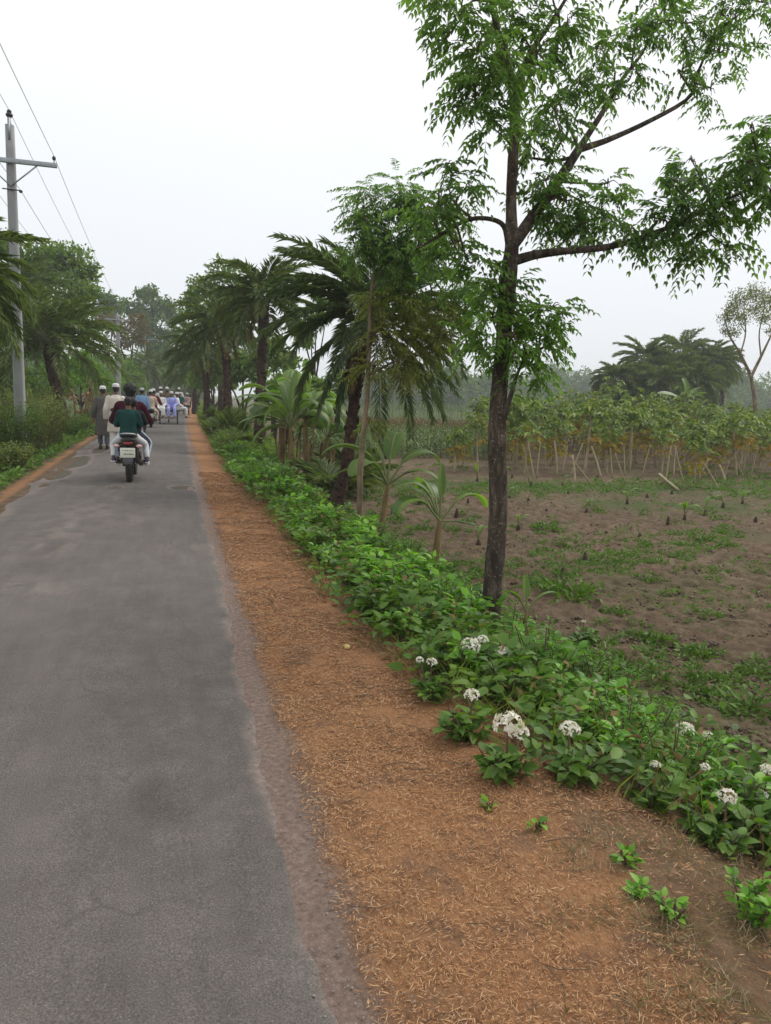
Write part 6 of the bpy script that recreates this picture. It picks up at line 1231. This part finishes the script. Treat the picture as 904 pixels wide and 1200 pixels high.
# children are smaller: positions are given before scaling
k = .78
person('child in dark green jacket and white trousers riding rearmost on the dark motorcycle', (MX - .015, MY, 0), -.02, dict(hip=(0, .33 / k, .86 / k), lean=.05, knee=[(-.27 / k, .58 / k, .66 / k), (.27 / k, .58 / k, .66 / k)], ankle=[(-.27 / k, .50 / k, .43 / k), (.30 / k, .50 / k, .41 / k)], elbow=[(-.20 / k, .40 / k, 1.02 / k), (.20 / k, .40 / k, 1.02 / k)], wrist=[(-.16, .60 / k, 1.0 / k), (.16, .60 / k, 1.0 / k)], seat=True, headfwd=.02), dict(top=(.012, .055, .048), top_name='jacket', legs=(.68, .68, .70), shoes=(.10, .07, .13), sole=(.7, .7, .7), loose=.035, hair_size=1.02), k, .010)
k = .72
person('child in dark clothes squeezed between the maroon driver and the child in green', (MX + .05, MY, 0), -.02, dict(hip=(.02, .50 / k, .88 / k), lean=.02, knee=[(-.24 / k, .72 / k, .70 / k), (.24 / k, .72 / k, .70 / k)], ankle=[(-.22 / k, .62 / k, .50 / k), (.22 / k, .62 / k, .50 / k)], elbow=[(-.22 / k, .58 / k, 1.05 / k), (.22 / k, .58 / k, 1.05 / k)], wrist=[(-.16, .72 / k, 1.02 / k), (.16, .72 / k, 1.02 / k)], seat=True), dict(top=(.03, .025, .03), legs=(.05, .05, .07), shoes=(.05, .05, .05), hair_size=1.04), k, .012)
p = gp(177, 502, 0, 0)
motorcycle('farther motorcycle with white tail and red panel carrying the beige rider', (p[0], p[1], .015), 0, M['white_paint'], plate=True)
person('rider in a beige shirt and white cap on the farther motorcycle', (p[0], p[1], 0), 0, rider_pose(.34, z=.80, spread=.27, arms='lap', kz=.60), dict(top=(.58, .46, .36), tail=.3, legs=(.50, .42, .34), cap=WHITE, shoes=(.06, .04, .03)), 1.0, .016)
person('motorcycle driver in dark red with a white cap, ahead of the beige rider', (p[0] + .10, p[1], 0), 0, rider_pose(.72, z=.82, spread=.27, arms='bar', kz=.60), dict(top=(.16, .03, .035), legs=(.10, .09, .09), cap=WHITE, shoes=(.06, .04, .03)), 1.02, .016)

# ------------------------------------------------------------------ flatbed cycle vans with their passengers
def cargo_van(label, loc, rz, L=1.7, W=1.05):
    t = thing('cycle_van', loc, label, 'cycle van', None, rz); g = Geo()
    for k in range(8): rbox(g, (-W / 2 + W / 8 * (k + .5), L / 2, .70), (W / 8 - .008, L, .03), .004)
    g.build('deck', M['wood'], t); g = Geo()
    for s in (-1, 1): rbox(g, (s * (W / 2 + .02), L / 2, .69), (.04, L, .07), .006)
    for y in (-.02, L + .02): rbox(g, (0, y, .69), (W + .08, .04, .07), .006)
    for y in (.35, .9): rbox(g, (0, y, .64), (W, .05, .05), .006)
    g.build('side_rail', M['van_green'], t); g = Geo()
    for s in (-1, 1): tube(g, [A(s * .3, .5, .63), A(s * .3, .5, .32)], .022, 8); tube(g, [A(s * .25, L, .6), A(s * .1, L + .55, .45), A(0, L + .95, .55)], .02, 8)
    tube(g, [A(-W / 2 + .06, .5, .31), A(W / 2 - .06, .5, .31)], .024, 10); tube(g, [A(-.3, .5, .62), A(-.25, L, .6)], .02, 8); tube(g, [A(.3, .5, .62), A(.25, L, .6)], .02, 8); tube(g, [A(0, L + .95, .55), A(0, L + 1.02, .95)], .02, 8); tube(g, [A(0, L + 1.2, .31), A(0, L + 1.02, .95)], .018, 8); g.build('frame', M['black_plastic'], t)
    for (x, y) in ((-W / 2 + .10, .5), (W / 2 - .10, .5), (0, L + 1.2)):
        g = Geo(); torus(g, (x, y, .31), .275, .035, n=36, m=8); ty = g.build('tyre', M['rubber'], t); g = Geo(); torus(g, (x, y, .31), .235, .012, n=30, m=6); ball(g, (x, y, .31), .04)
        for k in range(16): a = k / 16 * 6.283; tube(g, [A(x, y, .31), A(x, y + math.cos(a) * .235, .31 + math.sin(a) * .235)], .003, 3, cap=False)
        g.build('rim', M['galv'], ty)
    g = Geo(); tube(g, [A(-.27, L + .85, 1.0), A(0, L + 1.02, .97), A(.27, L + .85, 1.0)], .013, 8, seg=14); g.build('handlebar', M['chrome'], t)
    g = Geo(); loft(g, [(A(0, L + .22, .88), A(.10, 0, 0), A(0, 0, .03)), (A(0, L + .42, .88), A(.03, 0, 0), A(0, 0, .025))], 10, seg=6); tube(g, [A(0, L + .3, .87), A(0, L + .3, .5)], .016, 6); g.build('saddle', M['black_seat'], t)
    return t
def edge_pose(sp=.12, **k):
    d = dict(hip=(0, 0, .10), lean=-.02, knee=[(-sp, .42, .10), (sp, .42, .10)], ankle=[(-sp - .01, .46, -.32), (sp + .01, .46, -.32)], elbow=[(-.24, .08, .32), (.24, .08, .32)], wrist=[(-.10, .30, .20), (.10, .30, .20)], seat=True, nod=.1); d.update(k); return d
p = gp(198, 497.5, 0, 0); vx, vy = p[0], p[1]
cargo_van('wooden flatbed cycle van loaded with white-capped passengers', (vx, vy - .4, .015), 0)
D = .715; PI = math.pi
person('passenger in a cream-white tunic facing back on the cycle van edge', (vx - .36, vy - .12, D), PI, edge_pose(), dict(top=(.76, .75, .72), top_name='tunic', tail=.8, legs=(.62, .58, .50), cap=WHITE, shoes=(.2, .14, .1), beard=1), 1, .016)
person('passenger in a blue-violet striped robe facing back on the cycle van', (vx + .14, vy - .12, D), PI, edge_pose(.14), dict(top=(.36, .38, .74), top_name='robe', tail=.9, legs=(.6, .62, .8), cap=WHITE, shoes=(.15, .1, .1)), 1, .016)
person('passenger in white on the verge side of the cycle van, one leg hanging off', (vx + .42, vy + .42, D), -PI / 2, edge_pose(), dict(top=(.74, .74, .74), top_name='tunic', tail=.6, legs=(.68, .66, .62), cap=WHITE, shoes=(.2, .14, .1)), .97, .016)
KN = dict(hip=(0, 0, .32), lean=.03, knee=[(-.14, .30, .10), (.14, .30, .10)], ankle=[(-.13, -.10, .09), (.13, -.10, .09)], elbow=[(-.25, .05, .55), (.25, .05, .55)], wrist=[(-.12, .27, .45), (.12, .27, .45)], seat=True)
person('passenger in olive brown with a white cap, kneeling taller behind the robed men', (vx - .08, vy + .62, D), PI, KN, dict(top=(.15, .11, .07), legs=(.10, .09, .08), cap=WHITE, beard=1), 1, .018)
person('passenger in white on the far corner of the cycle van deck, turned away', (vx - .38, vy + .95, D), .3, KN, dict(top=(.66, .66, .66), legs=(.5, .5, .5), cap=WHITE), 1, .018)
p = gp(214, 487, 0, 0); wx, wy = p[0], p[1]
cargo_van('farthest cycle van on the verge side of the road', (wx, wy - .4, .015), -.05)
person('passenger in teal and dark trousers on the edge of the farthest cycle van', (wx - .16, wy - .12, D), PI, edge_pose(.16), dict(top=(.02, .10, .11), legs=(.03, .03, .04), cap=(.6, .6, .58), shoes=(.04, .03, .03)), 1, .018)
person('passenger in a white shirt with dark vest, raised at the middle of the farthest van', (wx - .22, wy + .6, D), PI, KN, dict(top=(.62, .60, .56), legs=(.05, .05, .05), cap=WHITE, beard=1), 1.08, .018)
person('passenger in dusty pink on the verge side of the farthest van', (wx + .34, wy + .1, D), PI * .8, edge_pose(), dict(top=(.50, .33, .30), top_name='tunic', tail=.6, legs=(.12, .11, .11), cap=(.62, .6, .58)), .96, .018)

# ------------------------------------------------------------------ haze
def haze():
    g = Geo(); V = np.array([(x, y, z) for x in (-905, 905) for y in (-45, 1105) for z in (-2.2, 21)], float)
    g.add(V, np.array([(0, 1, 3, 2), (4, 6, 7, 5), (0, 4, 5, 1), (2, 3, 7, 6), (0, 2, 6, 4), (1, 5, 7, 3)]))
    m = bpy.data.materials.new('haze'); m.use_nodes = True; n, l = m.node_tree.nodes, m.node_tree.links; n.remove(n['Principled BSDF'])
    v = n.new('ShaderNodeVolumePrincipled'); v.inputs['Color'].default_value = (.955, .98, 1.0, 1); v.inputs['Density'].default_value = HAZE; v.inputs['Anisotropy'].default_value = 0.0
    l.new(v.outputs[0], n['Material Output'].inputs['Volume'])
    tag(g.build('haze', m, smooth=False), kind='stuff')
HAZE = .0010
haze()
